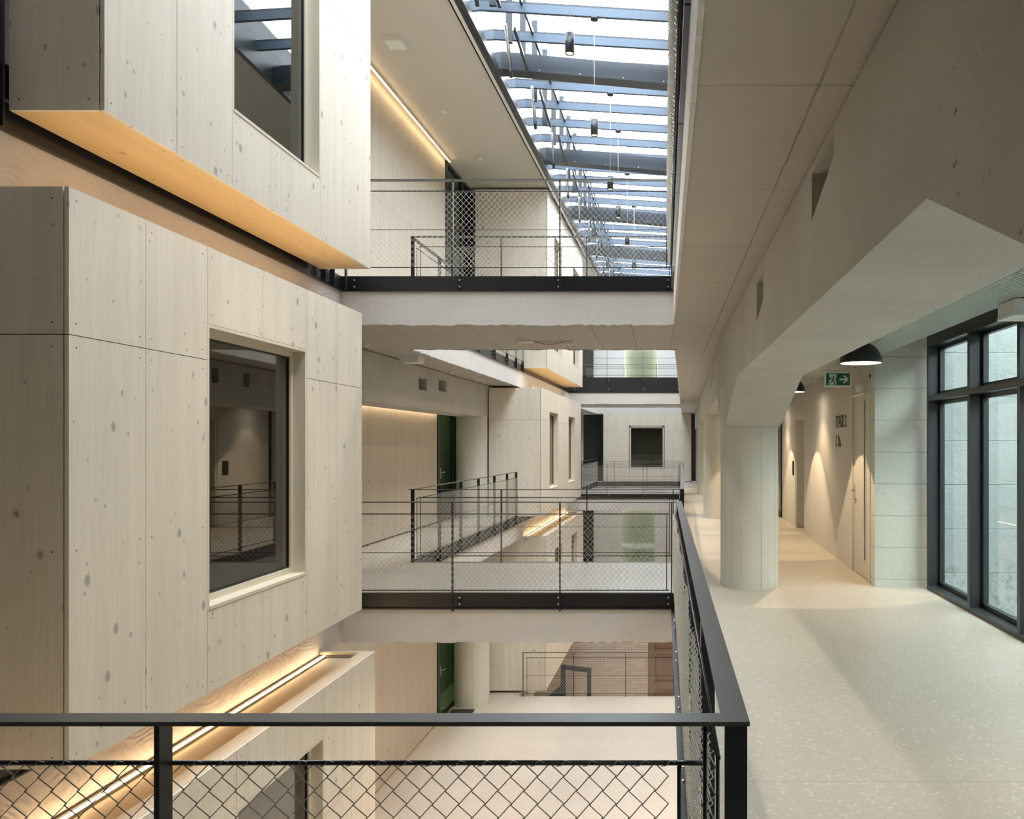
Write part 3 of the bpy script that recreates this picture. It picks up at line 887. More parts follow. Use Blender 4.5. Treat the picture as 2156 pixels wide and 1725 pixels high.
def frame_door(nm, X, y0, y1, z0, z1, mid, label, gm='glass_green'):
    t = thing(nm, (X, (y0 + y1) / 2, z0), label, None)
    t['kind'] = 'structure'
    mb = MB(); fw = .07
    for b_ in ((X - .04, X + .04, y0, y0 + fw * 1.6, z0, z1), (X - .04, X + .04, y1 - fw, y1, z0, z1), (X - .04, X + .04, y0, y1, z1 - fw, z1), (X - .04, X + .04, y0, y1, z0, z0 + .05)):
        mb.box(*b_)
    if mid: mb.box(X - .04, X + .04, mid, mid + fw * 1.4, z0, z1)
    mb.build('door_frame', 'dark', t)
    bx(X - .005, X + .005, y0 + fw, y1 - fw, z0 + .05, z1 - fw).build('pane', gm, t)
    hb = MB(); hb.tube([(X + .03, y0 + .2, z0 + 1.03), (X + .09, y0 + .2, z0 + 1.03), (X + .09, y0 + .33, z0 + 1.03)], .01, 8)
    hb.box(X + .02, X + .035, y0 + .18, y0 + .22, z0 + .9, z0 + 1.12)
    hb.build('door_handle', 'steel', t)
    return t
frame_door('door_1', -4.82, 16.92, 19.4, Z2, 2.3, 18.1, 'dark framed glass door at the end of the left timber wall, eye level')
frame_door('door_2', -4.82, 16.92, 19.4, Z1, -1.2, 18.4, 'green tinted glass door at the end of the lower timber wall')
frame_door('door_3', -4.78, 17.37, 19.6, Z3, CEIL, 18.6, 'dark full-height glass door at the end of the upper timber wall')
struct('wall_left', bx(-4.9, -4.8, 16.92, 19.4, 2.3, 2.89), 'conc_wall', 'strip above the glass door')
struct('wall_left', bx(-4.9, -4.8, 16.92, 19.4, -1.2, -.5), 'conc_wall', 'strip above the lower glass door')
tag(bx(-4.74, -4.25, 16.95, 17.8, Z1, Z1 + .012).build('entrance_mat', 'mat'), 'dark mat at the foot of the lower glass door', 'mat')

# ------------------------------------------------------------------ concrete beams and columns
def bool_cut(o, boxes):
    mb = MB()
    for b_ in boxes:
        if len(b_) == 6 and not isinstance(b_[0], tuple): mb.box(*b_)
        else: mb.prism(*b_)
    c = mb.build('cut', 'void', None)
    md = o.modifiers.new('openings', 'BOOLEAN'); md.operation = 'DIFFERENCE'; md.object = c; md.solver = 'EXACT'
    dg = bpy.context.evaluated_depsgraph_get()
    me = bpy.data.meshes.new_from_object(o.evaluated_get(dg))
    o.modifiers.clear(); old = o.data; o.data = me
    bpy.data.objects.remove(c); bpy.data.meshes.remove(old)

# left beams
bl = struct('trim_60', bx(-4.66, -4.12, 8.0, 19.0, 2.2, 2.90), 'conc_beam', 'concrete beam of the left gallery with two square openings')
bool_cut(bl, [(-4.5, -4.0, 13.62, 14.06, 2.51, 2.71), (-4.5, -4.0, 14.72, 15.2, 2.56, 2.76)])
bl2 = struct('trim_61', bx(-4.66, -4.12, 8.0, 19.0, -1.25, -.51), 'conc_beam', 'concrete beam of the lower left gallery')

# right beam with haunches at the columns
X0, X1 = .68, 1.29
prof = [(-6, 2.25), (-.9, 2.25), (.35, 1.85), (1.25, 1.85), (2.15, 2.25), (7.73, 2.25), (9.2, 1.82), (9.95, 1.82), (11.4, 2.25), (36, 2.25)]
mb = MB(); bidx = 0
ycut = sorted(set([p[0] for p in prof] + [YB]))
def zlow(y):
    for (a, za), (b, zb_) in zip(prof, prof[1:]):
        if a <= y <= b: return za + (zb_ - za) * (y - a) / (b - a)
    return 2.25
for i, y in enumerate(ycut):
    z = zlow(y); mb.v += [(X0, y, z), (X1, y, z), (X1, y, 2.90), (X0, y, 2.90)]
for i in range(len(ycut) - 1):
    a = 4 * i; c = a + 4
    for q in range(4):
        q2 = (q + 1) % 4; mb.face((a + q2, a + q, c + q, c + q2))
mb.face((0, 1, 2, 3)); e = 4 * (len(ycut) - 1); mb.face((e + 3, e + 2, e + 1, e))
br = struct('trim_62', mb, 'conc_beam', 'heavy concrete beam along the right corridor, haunched at the column, with rough openings')
hole1 = ([(.6, 3.33, 2.86), (.6, 3.83, 2.86), (.6, 3.83, 2.64), (.6, 3.72, 2.67), (.6, 3.6, 2.70), (.6, 3.42, 2.745), (.6, 3.33, 2.77)], (.4, 0, 0))
hole2 = ([(.6, 5.69, 2.80), (.6, 6.1, 2.80), (.6, 6.1, 2.52), (.6, 5.9, 2.555), (.6, 5.69, 2.61)], (.4, 0, 0))
bool_cut(br, [hole1, hole2, (.6, 1.0, 12.6, 12.8, 2.55, 2.78), (.6, 1.0, 13.6, 13.8, 2.55, 2.78)])

def column(label, cx, cy, z0, z1, r, facets=40):
    """board-marked round column: slightly faceted with raised board joints"""
    mb = MB(); n = facets; random.seed(int(cy * 10 + z0 * 7 + cx * 100))
    rr = [r * (1 + random.uniform(-.008, .008)) for _ in range(n)]
    zs_ = [0, .004] + [.5 * i for i in range(1, int((z1 - z0) / .5) + 1)] + [z1 - z0]
    zs_ = sorted(set(zs_))
    for z in zs_:
        for q in range(n):
            a = 2 * PI * q / n
            d = rr[q]
            mb.v.append((cx + d * math.cos(a), cy + d * math.sin(a), z0 + z))
    for i in range(len(zs_) - 1):
        for q in range(n):
            q2 = (q + 1) % n
            mb.face((i * n + q, i * n + q2, (i + 1) * n + q2, (i + 1) * n + q), False)
    mb.face(tuple(range(n))[::-1]); mb.face(tuple((len(zs_) - 1) * n + q for q in range(n)))
    # joint fins
    for q in range(0, n, 2):
        a = 2 * PI * (q) / n
        if random.random() < .6:
            w_ = random.uniform(.002, .004)
            zt_ = random.uniform(.55, 1) * (z1 - z0)
            pts = []
            for j in range(13):
                aa = a + random.uniform(-.006, .006)
                pts.append((cx + (rr[q] + .0005) * math.cos(aa), cy + (rr[q] + .0005) * math.sin(aa), z0 + .01 + zt_ * j / 12 * .98))
            mb.tube(pts, w_, 5)
    return tag(mb.build('concrete_column', 'conc_column', None, origin=bend((cx, cy, z0))), label, 'column', 'round concrete columns')
column('thick round white concrete column standing in the right corridor, nearest', .98, 9.55, Z2, 2.25, .33)
column('second round concrete column down the right corridor, partly behind the thick one', .98, 18.2, Z2, 2.26, .33)
column('third round concrete column far down the right corridor', .98, 26.9, Z2, 2.26, .33)
column('round concrete column beside the camera out of view', .98, .75, Z2, 1.86, .33)
column('round concrete column at the left gallery next to the glass door, eye level', -4.42, 18.2, Z2, 2.21, .33)
column('round concrete column on the lowest gallery beside the green glass door', -4.42, 18.2, Z1, -1.25, .375)

# ------------------------------------------------------------------ shell
struct('wall_back', bx(-8, 8, -6.15, -6, -8.2, CEIL + .6), 'conc_wall', 'wall behind the camera')
# level-3 right side and roof
struct('ceiling', bx(-8, -2.88, -6, YW, CEIL, CEIL + .2), 'plaster', 'smooth plaster ceiling of the upper left gallery')
struct('ceiling', bx(.2, 3.25, -6, YW, CEIL, CEIL + .2), 'plaster', 'ceiling of the upper right gallery')
struct('ceiling', bx(-2.88, .2, -6, 3.5, CEIL, CEIL + .2), 'plaster', 'unseen ceiling behind the skylight, extended to shade the near timber room')  # unseen; run forward to darken the front of the near timber room
struct('wall_right', bx(3.05, 3.25, -6, YW, 2.9, CEIL + .2), 'plaster_white', 'upper right wall')
struct('wall_right', bx(3.05, 3.25, -6, YW, -8.2, -.02), 'conc_wall', 'lower right wall')
# right corridor walls
struct('wall_front', bx(2.385, 3.06, 9.4, 9.7, 0, 2.91), 'conc_block', 'short board-marked concrete wall between door and window')
wr = MB()
dX = 2.385
for b_ in ((dX, dX + .25, 9.7, 9.72, 0, 2.9), (dX, dX + .25, 10.62, 14.95, 0, 2.9), (dX, dX + .25, 16.1, 18.3, 0, 2.9), (dX, dX + .25, 19.8, YW, 0, 2.9),
           (dX, dX + .25, 9.70, 10.62, 2.40, 2.9), (dX, dX + .25, 14.95, 16.1, 2.08, 2.9), (dX, dX + .25, 18.3, 19.8, 2.42, 2.9), (dX + .25, dX + .3, 9.7, YW, 0, 2.9)):
    wr.box(*b_)
struct('wall_right', wr, 'conc_wall', 'painted wall of the right corridor with scalloped lamp light')
# outside light well
struct('wall_lightwell', bx(3.06, 7.5, 9.45, 9.7, -3, 9.5), 'conc_out', 'weathered white concrete wall outside the black framed windows', None, False)
struct('wall_lightwell', bx(7.5, 7.7, -6, 9.7, -3, 4.9), 'conc_out', 'unseen opposite wall of the light well, added to shape its daylight', None, False)  # unseen wall added for bounce, its height set to regulate the window daylight
struct('floor', bx(3.25, 7.5, -6, 9.45, -.5, -.35), 'conc_out', 'ground of the light well', None, False)
# far end wall
ew = MB()
panels_y(ew, YW, [(-3.21, -2.12, .02, zs_) if False else r for r in [
    (-3.21, -2.12, .02, 2.17), (-3.21, -2.12, 2.17, 2.9), (-2.12, -1.365, 2.388, 2.9), (-1.365, -.61, 2.388, 2.9), (-2.12, -1.365, .02, .545), (-1.365, -.61, .02, .545),
    (-.61, .52, .02, 2.17), (-.61, .52, 2.17, 2.9)]], screws=True)
o = ew.build('wall_far', WM); o['kind'] = 'structure'; o['label'] = 'far timber wall at eye level with a square window'
struct('wall_far', bx(.72, 3, YW, YW + .1, 0, 2.9), 'plaster', 'pale wall right of the far timber wall')
struct('wall_far', bx(-6, 3, YW + .9, YW + 1.0, 0, 2.9), 'void', 'dark space behind the far timber wall')
struct('wall_far', bx(-6, -4.06, YW, YW + .1, 0, 2.9), 'plaster', 'wall left of the dark passage')
struct('wall_far', MB().box(-8, -2.8, YW, YW + .1, -8.2, -.5).box(-.35, 3, YW, YW + .1, -8.2, -.5).box(-2.8, -.35, YW, YW + .1, -1.1, -.5), 'plaster', 'lower far wall')
w6 = MB().box(-8, -2.3, YW, YW + .1, 3.43, 8).box(-.9, 3, YW, YW + .1, 3.43, 8).box(-2.3, -.9, YW, YW + .1, 5.8, 8)
struct('wall_far', w6, 'plaster_white', 'upper far wall with green window')
struct('floor', bx(-8, 3, YW, YW + 1, -.5, 0), 'conc_edge', 'slab edge below the far timber wall')
struct('floor', bx(-8, 3, YW, YW + 1, 2.9, 3.43), 'conc_edge', 'slab edge above the far timber wall')

def far_window(nm, x0, x1, z0, z1, y, fm, label, pane='glass_room', fw=.06, back='interior', rec=.1):
    t = thing(nm, ((x0 + x1) / 2, y, z0), label, None); t['kind'] = 'structure'
    mb = MB()
    for b_ in ((x0, x0 + fw, y + .02, y + rec + .05, z0, z1), (x1 - fw, x1, y + .02, y + rec + .05, z0, z1), (x0, x1, y + .02, y + rec + .05, z1 - fw, z1), (x0, x1, y + .0, y + rec + .05, z0, z0 + fw)):
        mb.box(*b_)
    mb.build('window_frame', fm, t)
    bx(x0 + fw, x1 - fw, y + rec, y + rec + .01, z0 + fw, z1 - fw).build('pane', pane, t)
    bx(x0, x1, y + rec + .3, y + rec + .32, z0, z1).build('blind', back, t)
    return t
far_window('window_1', -2.10, -.63, .56, 2.38, YW, 'wood_frame', 'square window in the far timber wall', back='blind')
far_window('window_2', -2.29, -.91, 3.44, 5.79, YW, 'wood_frame', 'green blind window on the upper far wall', back='blind', pane='glass_clear', fw=.02)
far_window('window_3', -2.79, -.36, Z1, -1.1, YW, 'wood_frame', 'olive green glazed door in the lower far wall', back='blind', pane='glass_clear', fw=.02)
# correct position of the olive door: narrower panel with plaster beside it
struct('wall_far', bx(-2.80, -2.42, YW - .05, YW + .02, Z1, -1.1), 'plaster', 'wall strip left of the olive door')
struct('wall_far', bx(-1.03, -.35, YW - .05, YW + .02, Z1, -1.1), 'plaster', 'wall strip right of the olive door')
tag(bx(-4.06, -3.62, YW - .12, YW - .04, Z1, -1.1).build('dark_slot_sheet', 'void'), 'black sheet as dark slot in the lower far wall left of the olive green door', 'panel')  # flat black sheet paints the darkness of a slot
tag(bx(-4.06, -3.62, YW - .12, YW - .04, 3.45, 5.7).build('dark_slot_sheet', 'void'), 'black sheet as dark door strip on the upper far wall left of the green window', 'panel')  # flat black sheet paints the dark door strip
struct('wall_far', bx(.52, .56, YW - .01, YW + .5, 0, 2.9), 'wood_brown', 'brown edge beside the far timber wall')
struct('wall_far', bx(-3.25, -3.21, YW, YW + .8, 0, 2.9), 'void', 'dark return of the far timber wall')

# ground floor: brick wall, brown door, stair rail
struct('wall_brick', bx(-6, -.95, 27.0, 27.3, -8.2, -3.9), 'brick', 'beige brick wall on the ground floor')
t = thing('door_4', (-.3, 27.0, -8.2), 'dark brown wooden door and frame beside the brick wall', None); t['kind'] = 'structure'
mb = MB().box(-.95, -.72, 26.95, 27.2, -8.2, -3.9).box(-.72, 1.2, 26.95, 27.2, -6.35, -6.1).box(-.72, 1.2, 27.0, 27.2, -5.3, -5.05)
mb.build('door_frame', 'wood_brown', t)
bx(-.72, 1.2, 27.1, 27.15, -8.2, -3.9).build('door_leaf', 'wood_brown', t)
t = thing('stair_handrail', (-2.4, 22.5, -8.2), 'thick black angular stair handrail in front of the brick wall below', 'handrail')
mb = MB(); S = .10
mb.box(-2.18 - S / 2 - .16, -2.18 + S / 2 - .16, 22.4, 22.5, -8.2, -4.55)
mb.build('post', 'void', t)
mb = MB(); mb.prism([(-3.05, 22.4, -4.36), (-2.29, 22.4, -4.45), (-2.29, 22.4, -4.56), (-3.05, 22.4, -4.47)], (0, .1, 0)); mb.build('top_rail', 'void', t)
mb = MB(); mb.box(-3.1, -2.98, 22.4, 22.5, -8.2, -4.36); mb.build('post', 'void', t)
mb = MB(); mb.prism([(-3.1, 22.42, -4.9), (-5, 22.42, -6.6), (-5, 22.42, -8.2), (-3.1, 22.42, -8.2)], (0, .06, 0)); mb.build('side_panel', 'void', t)

# ------------------------------------------------------------------ skylight
# lining on the left, from the ceiling edge upwards
ml = MB()
for i in range(23):
    y0 = 1.0 + i * 1.5
    ml.a = i; ml.box(-2.74, -2.72, y0 + .004, y0 + 1.5 - .004, 7.62, 9.3)
t = struct('trim_70', ml, 'mirror', 'polished metal lining reflecting the skylight bars')
mb = MB()
mb.box(-2.90, -2.78, 1, YW, 7.50, 7.53).box(-2.90, -2.885, 1, YW, 7.50, 7.56)
struct('trim_71', mb, 'black', 'black steel edge profile between plaster ceiling and skylight')
struct('trim_75', MB().box(-2.78, -2.715, 1, YW, 7.505, 7.62), 'black', 'black steel lip below the skylight lining')
mb = MB().box(-2.87, -2.82, 1, YW, 7.485, 7.50)
struct('trim_72', mb, 'galv', 'grey metal strip inside the black edge profile')
mb = MB().box(.12, .2, 1, YW, 7.45, 8.25)
struct('trim_73', mb, 'dark', 'black steel edge on the right side of the skylight')

def zbeam(x): return 7.95 - (x + 2.78) * .0905
def sky_beam(y, label, d=.28, h=.28):
    t = thing('roof_beam', (-1.3, y, zbeam(-1.3) - h), label, 'roof beam', 'sloping roof beams of the skylight')
    mb = MB(); xa, xb_ = -2.72, .12
    poly = [(xa, y, zbeam(xa)), (xb_, y, zbeam(xb_)), (xb_, y, zbeam(xb_) - h), (xa, y, zbeam(xa) - h)]
    mb.prism(poly, (0, d, 0)); mb.build('casing', 'skysteel', t)
    mb = MB()
    mb.prism([(xa, y - .006, zbeam(xa) - h + .06), (xb_, y - .006, zbeam(xb_) - h + .06), (xb_, y - .006, zbeam(xb_) - h), (xa, y - .006, zbeam(xa) - h)], (0, .006, 0))
    mb.build('lower_flange', 'skysteel', t)
    for x in (-2.55, -2.1, -1.45, -.75, -.1):
        b_ = MB(); b_.tube([(x, y - .012, zbeam(x) - h + .03), (x, y - .004, zbeam(x) - h + .03)], .008, 6); b_.build('bolt', 'steel', t)
    return t
names = ['out of sight above the camera', 'above the upper bridge, out of sight', 'nearest in view', 'second in view', 'third in view', 'fourth in view', 'last before the far wall']
for i in range(7):
    sky_beam(4.75 + 4.325 * i, 'dark blue-grey sloping roof beam under the skylight, %s' % names[i])
ybars = [13.4 + .865 * (i - 14) - .11 - .43 for i in range(40)]
n_bar = 0
bar0 = None
def zbar(x): return 7.97 - (x + 2.1) * .060
for y in ybars:
    if y < 3.6 or y > YW - .2: continue
    if any(-.08 < y - (4.75 + 4.325 * j) < .30 for j in range(7)): continue
    xs_ = SH * max(0, y - YB)
    if bar0 is None:
        t = bpy.data.objects.new('glazing_bar', None); COL.objects.link(t); t.location = (xs_ - 1.0, y, 7.8)
        tag(t, None, 'glazing bar', 'skylight glazing bars')
        xa, xb_ = -2.72, .12
        yo = y
        mb = MB(); mb.prism([(xa, yo, zbar(xa)), (xb_, yo, zbar(xb_)), (xb_, yo, zbar(xb_) - .12), (xa, yo, zbar(xa) - .12)], (0, .06, 0)); mb.build('lower_profile', 'skybar', t, bendit=False)
        mb = MB(); mb.prism([(xa, yo + .01, zbar(xa) + .035), (xb_, yo + .01, zbar(xb_) + .035), (xb_, yo + .01, zbar(xb_)), (xa, yo + .01, zbar(xa))], (0, .04, 0)); mb.build('upper_profile', 'skysteel', t, bendit=False)
        bar0 = t
    else:
        t = copy_tree(bar0); t.location = (xs_ - 1.0, y, 7.8)
    n_bar += 1
    jb = int(math.floor((y - 4.75) / 4.325)); q = int((y - 4.75 - jb * 4.325) / .865)
    t['label'] = '%s glazing bar of the skylight %s' % (['first', 'second', 'third', 'fourth', 'fifth'][min(4, q)] + ' blue-grey', ['before the beam above the camera', 'beyond the beam above the camera', 'beyond the beam over the upper bridge', 'beyond the nearest visible roof beam', 'beyond the second visible roof beam', 'beyond the third visible roof beam', 'beyond the fourth visible roof beam', 'beyond the last roof beam'][max(0, min(7, jb + 1))])
g = MB()
g.prism([(-2.12, 3.5, 8.03), (.12, 3.5, 7.90), (.12, 3.5, 7.91), (-2.12, 3.5, 8.04)], (0, 6.0, 0)); g.prism([(-2.74, 3.5, 9.25), (-2.12, 3.5, 9.25), (-2.12, 3.5, 9.26), (-2.74, 3.5, 9.26)], (0, 6.0, 0))
b0 = len(g.v); g.prism([(-2.12, 9.5, 8.03), (.12, 9.5, 7.90), (.12, 9.5, 7.91), (-2.12, 9.5, 8.04)], (0, YW - 9.5, 0)); g.prism([(-2.74, 9.5, 9.25), (-2.12, 9.5, 9.25), (-2.12, 9.5, 9.26), (-2.74, 9.5, 9.26)], (0, YW - 9.5, 0))
struct('window_4', g, 'glass_sky', 'sloping skylight glazing')
# purlin line at the glazing edge
mb = MB().box(-2.13, -2.10, 1, YW, 7.95, 8.02)
struct('trim_74', mb, 'dark', 'thin dark purlin along the left edge of the skylight glass')

# ventilation flaps with frame and strut
vent0 = None
def make_vent(y):
    t = bpy.data.objects.new('vent_flap', None); COL.objects.link(t); t.location = bend((-2.45, y, 7.75))
    tag(t, 'dark framed ventilation flap with chain-drive strut beside the skylight', 'vent', 'ventilation flaps beside the skylight')
    mb = MB()
    mb.box(-2.50, -2.40, y + .3, y + .36, 7.76, 9.2)
    mb.build('side_frame', 'vent', t)
    mb = MB().box(-2.50, -2.40, y + 1.38, y + 1.44, 7.76, 9.2)
    mb.build('side_frame', 'vent', t)
    mb = MB(); mb.prism([(-2.32, y, 7.79), (-2.28, y, 7.79), (-2.28, y + 1.16, 7.60), (-2.32, y + 1.16, 7.60)], (0, 0, .05)); mb.build('lower_frame', 'dark', t)
    mb = MB(); mb.tube([(-2.42, y - .1, 7.84), (-2.52, y + .75, 7.52)], .02, 8); mb.build('strut', 'steel', t)
    mb = MB(); mb.tube([(-2.47, y + .3, 7.79), (-2.53, y + .85, 7.47)], .03, 8); mb.build('strut_sleeve', 'dark', t)
    return t
for i in range(10):
    y = 10.25 + i * 2.1625
    if vent0 is None: vent0 = make_vent(y)
    else:
        v_ = copy_tree(vent0); v_.location = bend((-2.45, y, 7.75))
        v_['label'] = 'dark framed ventilation flap with strut beside the skylight, %s from the camera' % ['first', 'second', 'third', 'fourth', 'fifth', 'sixth', 'seventh', 'eighth', 'ninth', 'tenth'][i]

# pendant spot lamps under the skylight
pend = [(-1.07, 4.9), (-1.07, 7.2), (-1.07, 9.62), (-1.07, 12.17), (-1.07, 14.75), (-1.07, 16.6), (-1.07, 18.9), (-1.07, 21.4)]
for i, (x, y) in enumerate(pend):
    wh = ['closest to the camera above the frame', 'just above the frame', 'largest in the photo', 'second largest in the photo', 'third from the photo top', 'fourth from the photo top', 'fifth from the photo top', 'farthest in the row'][i]
    xx = x + SH * (y - YB) if y > YB else x
    y_old = y; y = min(ybars, key=lambda q: abs(q + .03 - y)) + .03; zp = EYE + (6.13 - EYE) * y / y_old; zc = zbar(x + .06) - .12 - .036
    t = thing('pendant_spot', (x, y, zp), 'small dark cylinder pendant hanging under the skylight, %s' % wh, 'pendant lamp', 'cylinder pendants under the skylight')
    MB().lathe((x, y, zp), [(.0, .016), (.043, .016), (.045, 0), (.053, 0), (.053, .23), (.0, .232)], 24, caps=False).build('lamp_body', 'dark', t)
    MB().lathe((x, y, zp), [(.0, .0135), (.042, .0135), (.042, .011), (0, .011)], 24).build('lens', 'spotglow', t)
    MB().tube([(x, y, zp + .23), (x, y, zc)], .004, 6).build('cable', 'white', t)
    MB().lathe((x, y, zc), [(.0, 0), (.055, 0), (.055, .033), (.0, .036)], 24).build('canopy', 'skysteel', t)

# ------------------------------------------------------------------ ceiling devices
def detector(x, y, z, label, r=.05, grp='round smoke detectors'):
    t = thing('smoke_detector', (x, y, z), label, 'smoke detector', grp)
    MB().lathe((x, y, z), [(.0, 0), (r, 0), (r, -.018), (r * .93, -.024), (0, -.024)], 20).build('base', 'white', t)
    MB().lathe((x, y, z - .024), [(r * .72, 0), (r * .66, -.02), (r * .3, -.028), (0, -.028)], 20).build('sensor_head', 'white', t)
    return t
C2 = 2.91
def dd(px, py, zc):  # plan point on a ceiling plane from image pixel (placement helper)
    y = (zc - EYE) * F / (935 - py); x = (px - 1398) * y / F
    return (x - SH * max(0, y - YB), y)
ZC = Z3 - TH
for (px, py, z, l) in ((937, 233, CEIL, 'white smoke detector on the smooth upper ceiling, nearer one'), (1011, 332, CEIL, 'white smoke detector on the smooth upper ceiling, farther one'),
                    (770, 722, ZC, 'smoke detector on the bridge underside at the timber room edge'), (950, 781, ZC, 'smoke detector on the left gallery ceiling above the two square holes'),
                    (1198, 719, ZC, 'smoke detector at the right end of the red cable under the bridge'),
                    (1715, 800, 2.62, 'smoke detector between the dome lamp and the exit sign')):
    x, y = dd(px, py, z); detector(x, y, z, l, .055 if z < 7 else .06)
def ceil_box(px, py, z, w_, l_, h, label, name='emergency_light', cat='ceiling box'):
    x, y = dd(px, py, z)
    t = thing(name, (x, y, z), label, cat)
    bx(x - w_ / 2, x + w_ / 2, y - l_ / 2, y + l_ / 2, z - h, z).build('housing', 'white', t)
    bx(x - w_ / 2 + .015, x + w_ / 2 - .015, y - l_ / 2 + .015, y + l_ / 2 - .015, z - h - .006, z - h).build('diffuser', 'signwhite', t)
ceil_box(833, 86, CEIL, .26, .3, .06, 'white square ceiling box on the smooth upper ceiling above the LED line')
ceil_box(868, 750, ZC, .26, .3, .1, 'white square box on the left gallery ceiling near the bridge')
ceil_box(1106, 716, ZC, .2, .14, .03, 'small white box at the left end of the red cable under the bridge')
ceil_box(1009, 796, ZC, .16, .16, .03, 'small flat white box on the left gallery ceiling by the edge beam')
xa, ya = dd(1125, 719, ZC); xb2, yb2 = dd(1188, 719, ZC)
mb = MB(); mb.tube([(xa + (xb2 - xa) * f, ya, ZC - .008 - .03 * math.sin(PI * f)) for f in [i / 10 for i in range(11)]], .005, 6)
tag(mb.build('red_cable', 'wire_red'), 'thin sagging red cable under the bridge between box and smoke detector', 'cable')
mb = MB(); mb.tube([(xa, ya + .03, ZC - .008), (xb2, ya + .03, ZC - .008)], .005, 6)
tag(mb.build('cable_conduit', 'white'), 'thin straight white conduit beside the red cable', 'conduit')
# large ceiling light box at the right edge
t = thing('ceiling_light', (2.6, 5.85, 2.5), 'white box fixture at the right edge under the perforated ceiling', 'ceiling box')
bx(2.41, 2.8, 5.71, 6.0, 2.52, 2.615).build('housing', 'white', t)
bx(2.405, 2.805, 5.705, 6.005, 2.5, 2.52).build('diffuser', 'signwhite', t)
bx(2.45, 2.8, 5.8, 5.9, 2.615, 2.9).build('bracket', 'dark', t)

# ------------------------------------------------------------------ perforated ceiling sheet
mb = MB(); mb.box(1.34, 2.46, -3, 9.39, 2.62, 2.624).box(1.34, 2.30, 9.42, YW, 2.62, 2.624)
o = struct('ceiling', mb, 'perf', 'perforated metal sheet ceiling of the right corridor')

# ------------------------------------------------------------------ black framed windows to the light well
XWI, XWO = 2.93, 3.10
ym = [9.27, 8.03, 6.90, 5.75, 4.6, 3.45, 2.3, 1.15, 0, -1.15]
for i in range(len(ym) - 1):
    y1_, y0_ = ym[i], ym[i + 1]
    t = thing('window_%d' % (10 + i), (XWI, (y0_ + y1_) / 2, 0), 'black framed floor-to-ceiling window bay %s' % (['at the far end next to the concrete wall', 'second from the concrete wall', 'third from the concrete wall', 'fourth from the concrete wall', 'fifth from the concrete wall', 'beside the camera', 'just behind the camera', 'farther behind the camera', 'last behind the camera'][i]), None)
    t['kind'] = 'structure'
    mb = MB()
    mb.box(XWI, XWO, y1_ - .06, y1_ + .0, 0, 2.81)
    mb.box(XWI, XWO, y0_, y1_ - .06, 2.69, 2.81)
    mb.box(XWI, XWO + .05, y0_, y1_ - .06, 0.0, .045)
    mb.box(XWI, XWO, y0_, y1_ - .06, 2.09, 2.15)
    mb.build('window_frame', 'dark', t)
    mb = MB(); sx = XWO - .055
    for (za, zb2) in ((.05, 2.085), (2.155, 2.69)):
        a, b_ = y0_ + .0, y1_ - .06
        mb.box(sx, sx + .05, b_ - .05, b_, za, zb2).box(sx, sx + .05, a, a + .03, za, zb2).box(sx, sx + .05, a, b_, za, za + .04).box(sx, sx + .05, a, b_, zb2 - .035, zb2)
    mb.build('sash', 'dark', t)
    mb = MB()
    for (za, zb2) in ((.09, 2.05), (2.195, 2.655)): mb.box(sx + .02, sx + .028, y0_ + .03, y1_ - .11, za, zb2)
    mb.build('pane', 'glass_clear', t)
struct('wall_right', bx(2.93, 3.25, -6, 9.4, 2.81, 2.9), 'conc_beam', 'lintel above the black framed windows')
struct('wall_right', bx(2.93, 3.25, -6, -1.15, 0, 2.81), 'conc_wall', 'corridor wall behind the camera')

# ------------------------------------------------------------------ corridor door with slot window
t = thing('door_5', (dX, 10.15, 0), 'pale door with narrow glazed slot beside the ETAGE 2 lettering', None); t['kind'] = 'structure'
mb = MB().box(dX - .012, dX + .1, 9.6, 9.72, 0, 2.42).box(dX - .012, dX + .1, 10.60, 10.64, 0, 2.42).box(dX - .012, dX + .1, 9.6, 10.64, 2.37, 2.42)
mb.build('door_frame', 'doorpaint', t)
ys0, ys1 = 9.88, 9.98
mb = MB().box(dX + .01, dX + .06, 9.725, ys0, .008, 2.365).box(dX + .01, dX + .06, ys1, 10.595, .008, 2.365).box(dX + .01, dX + .06, ys0, ys1, .008, .22).box(dX + .01, dX + .06, ys0, ys1, 2.13, 2.365)
lf = mb.build('door_leaf', 'doorpaint', t)
bx(dX + .03, dX + .036, ys0, ys1, .22, 2.13).build('slot_pane', 'glass_room', lf)
mb = MB().box(dX + .0, dX + .014, ys0 - .012, ys0, .2, 2.15).box(dX + .0, dX + .014, ys1, ys1 + .012, .2, 2.15); mb.build('slot_frame', 'white', lf)
mb = MB(); mb.tube([(dX + .01, 10.53, 1.03), (dX - .05, 10.53, 1.03), (dX - .055, 10.42, 1.03)], .009, 10); mb.box(dX, dX + .01, 10.51, 10.55, .95, 1.1)
mb.build('door_handle', 'steel', t)
mb = MB(); mb.lathe((dX, 10.53, .86), [(0, 0), (.014, .0), (.014, .04), (0, .04)], 12); mb.build('lock_cylinder', 'steel', t)
mb = MB().box(dX - .06, dX + .01, 9.85, 10.15, 2.24, 2.31); cl = mb.build('door_closer', 'galv', t)
mb = MB().box(dX - .04, dX - .02, 9.8, 10.45, 2.20, 2.215); mb.build('closer_arm', 'steel', cl)
# niche
struct('wall_right', MB().box(dX + .25, dX + .3, 14.9, 16.15, 0, 2.1).box(dX + .01, dX + .25, 16.02, 16.1, 0, 2.08), 'doorpaint', 'lift doorway recess in the right corridor wall')
tag(bx(dX - .012, dX, 16.28, 16.5, 1.0, 1.28).build('call_panel', 'black'), 'small black lift call panel on the right corridor wall', 'call panel')
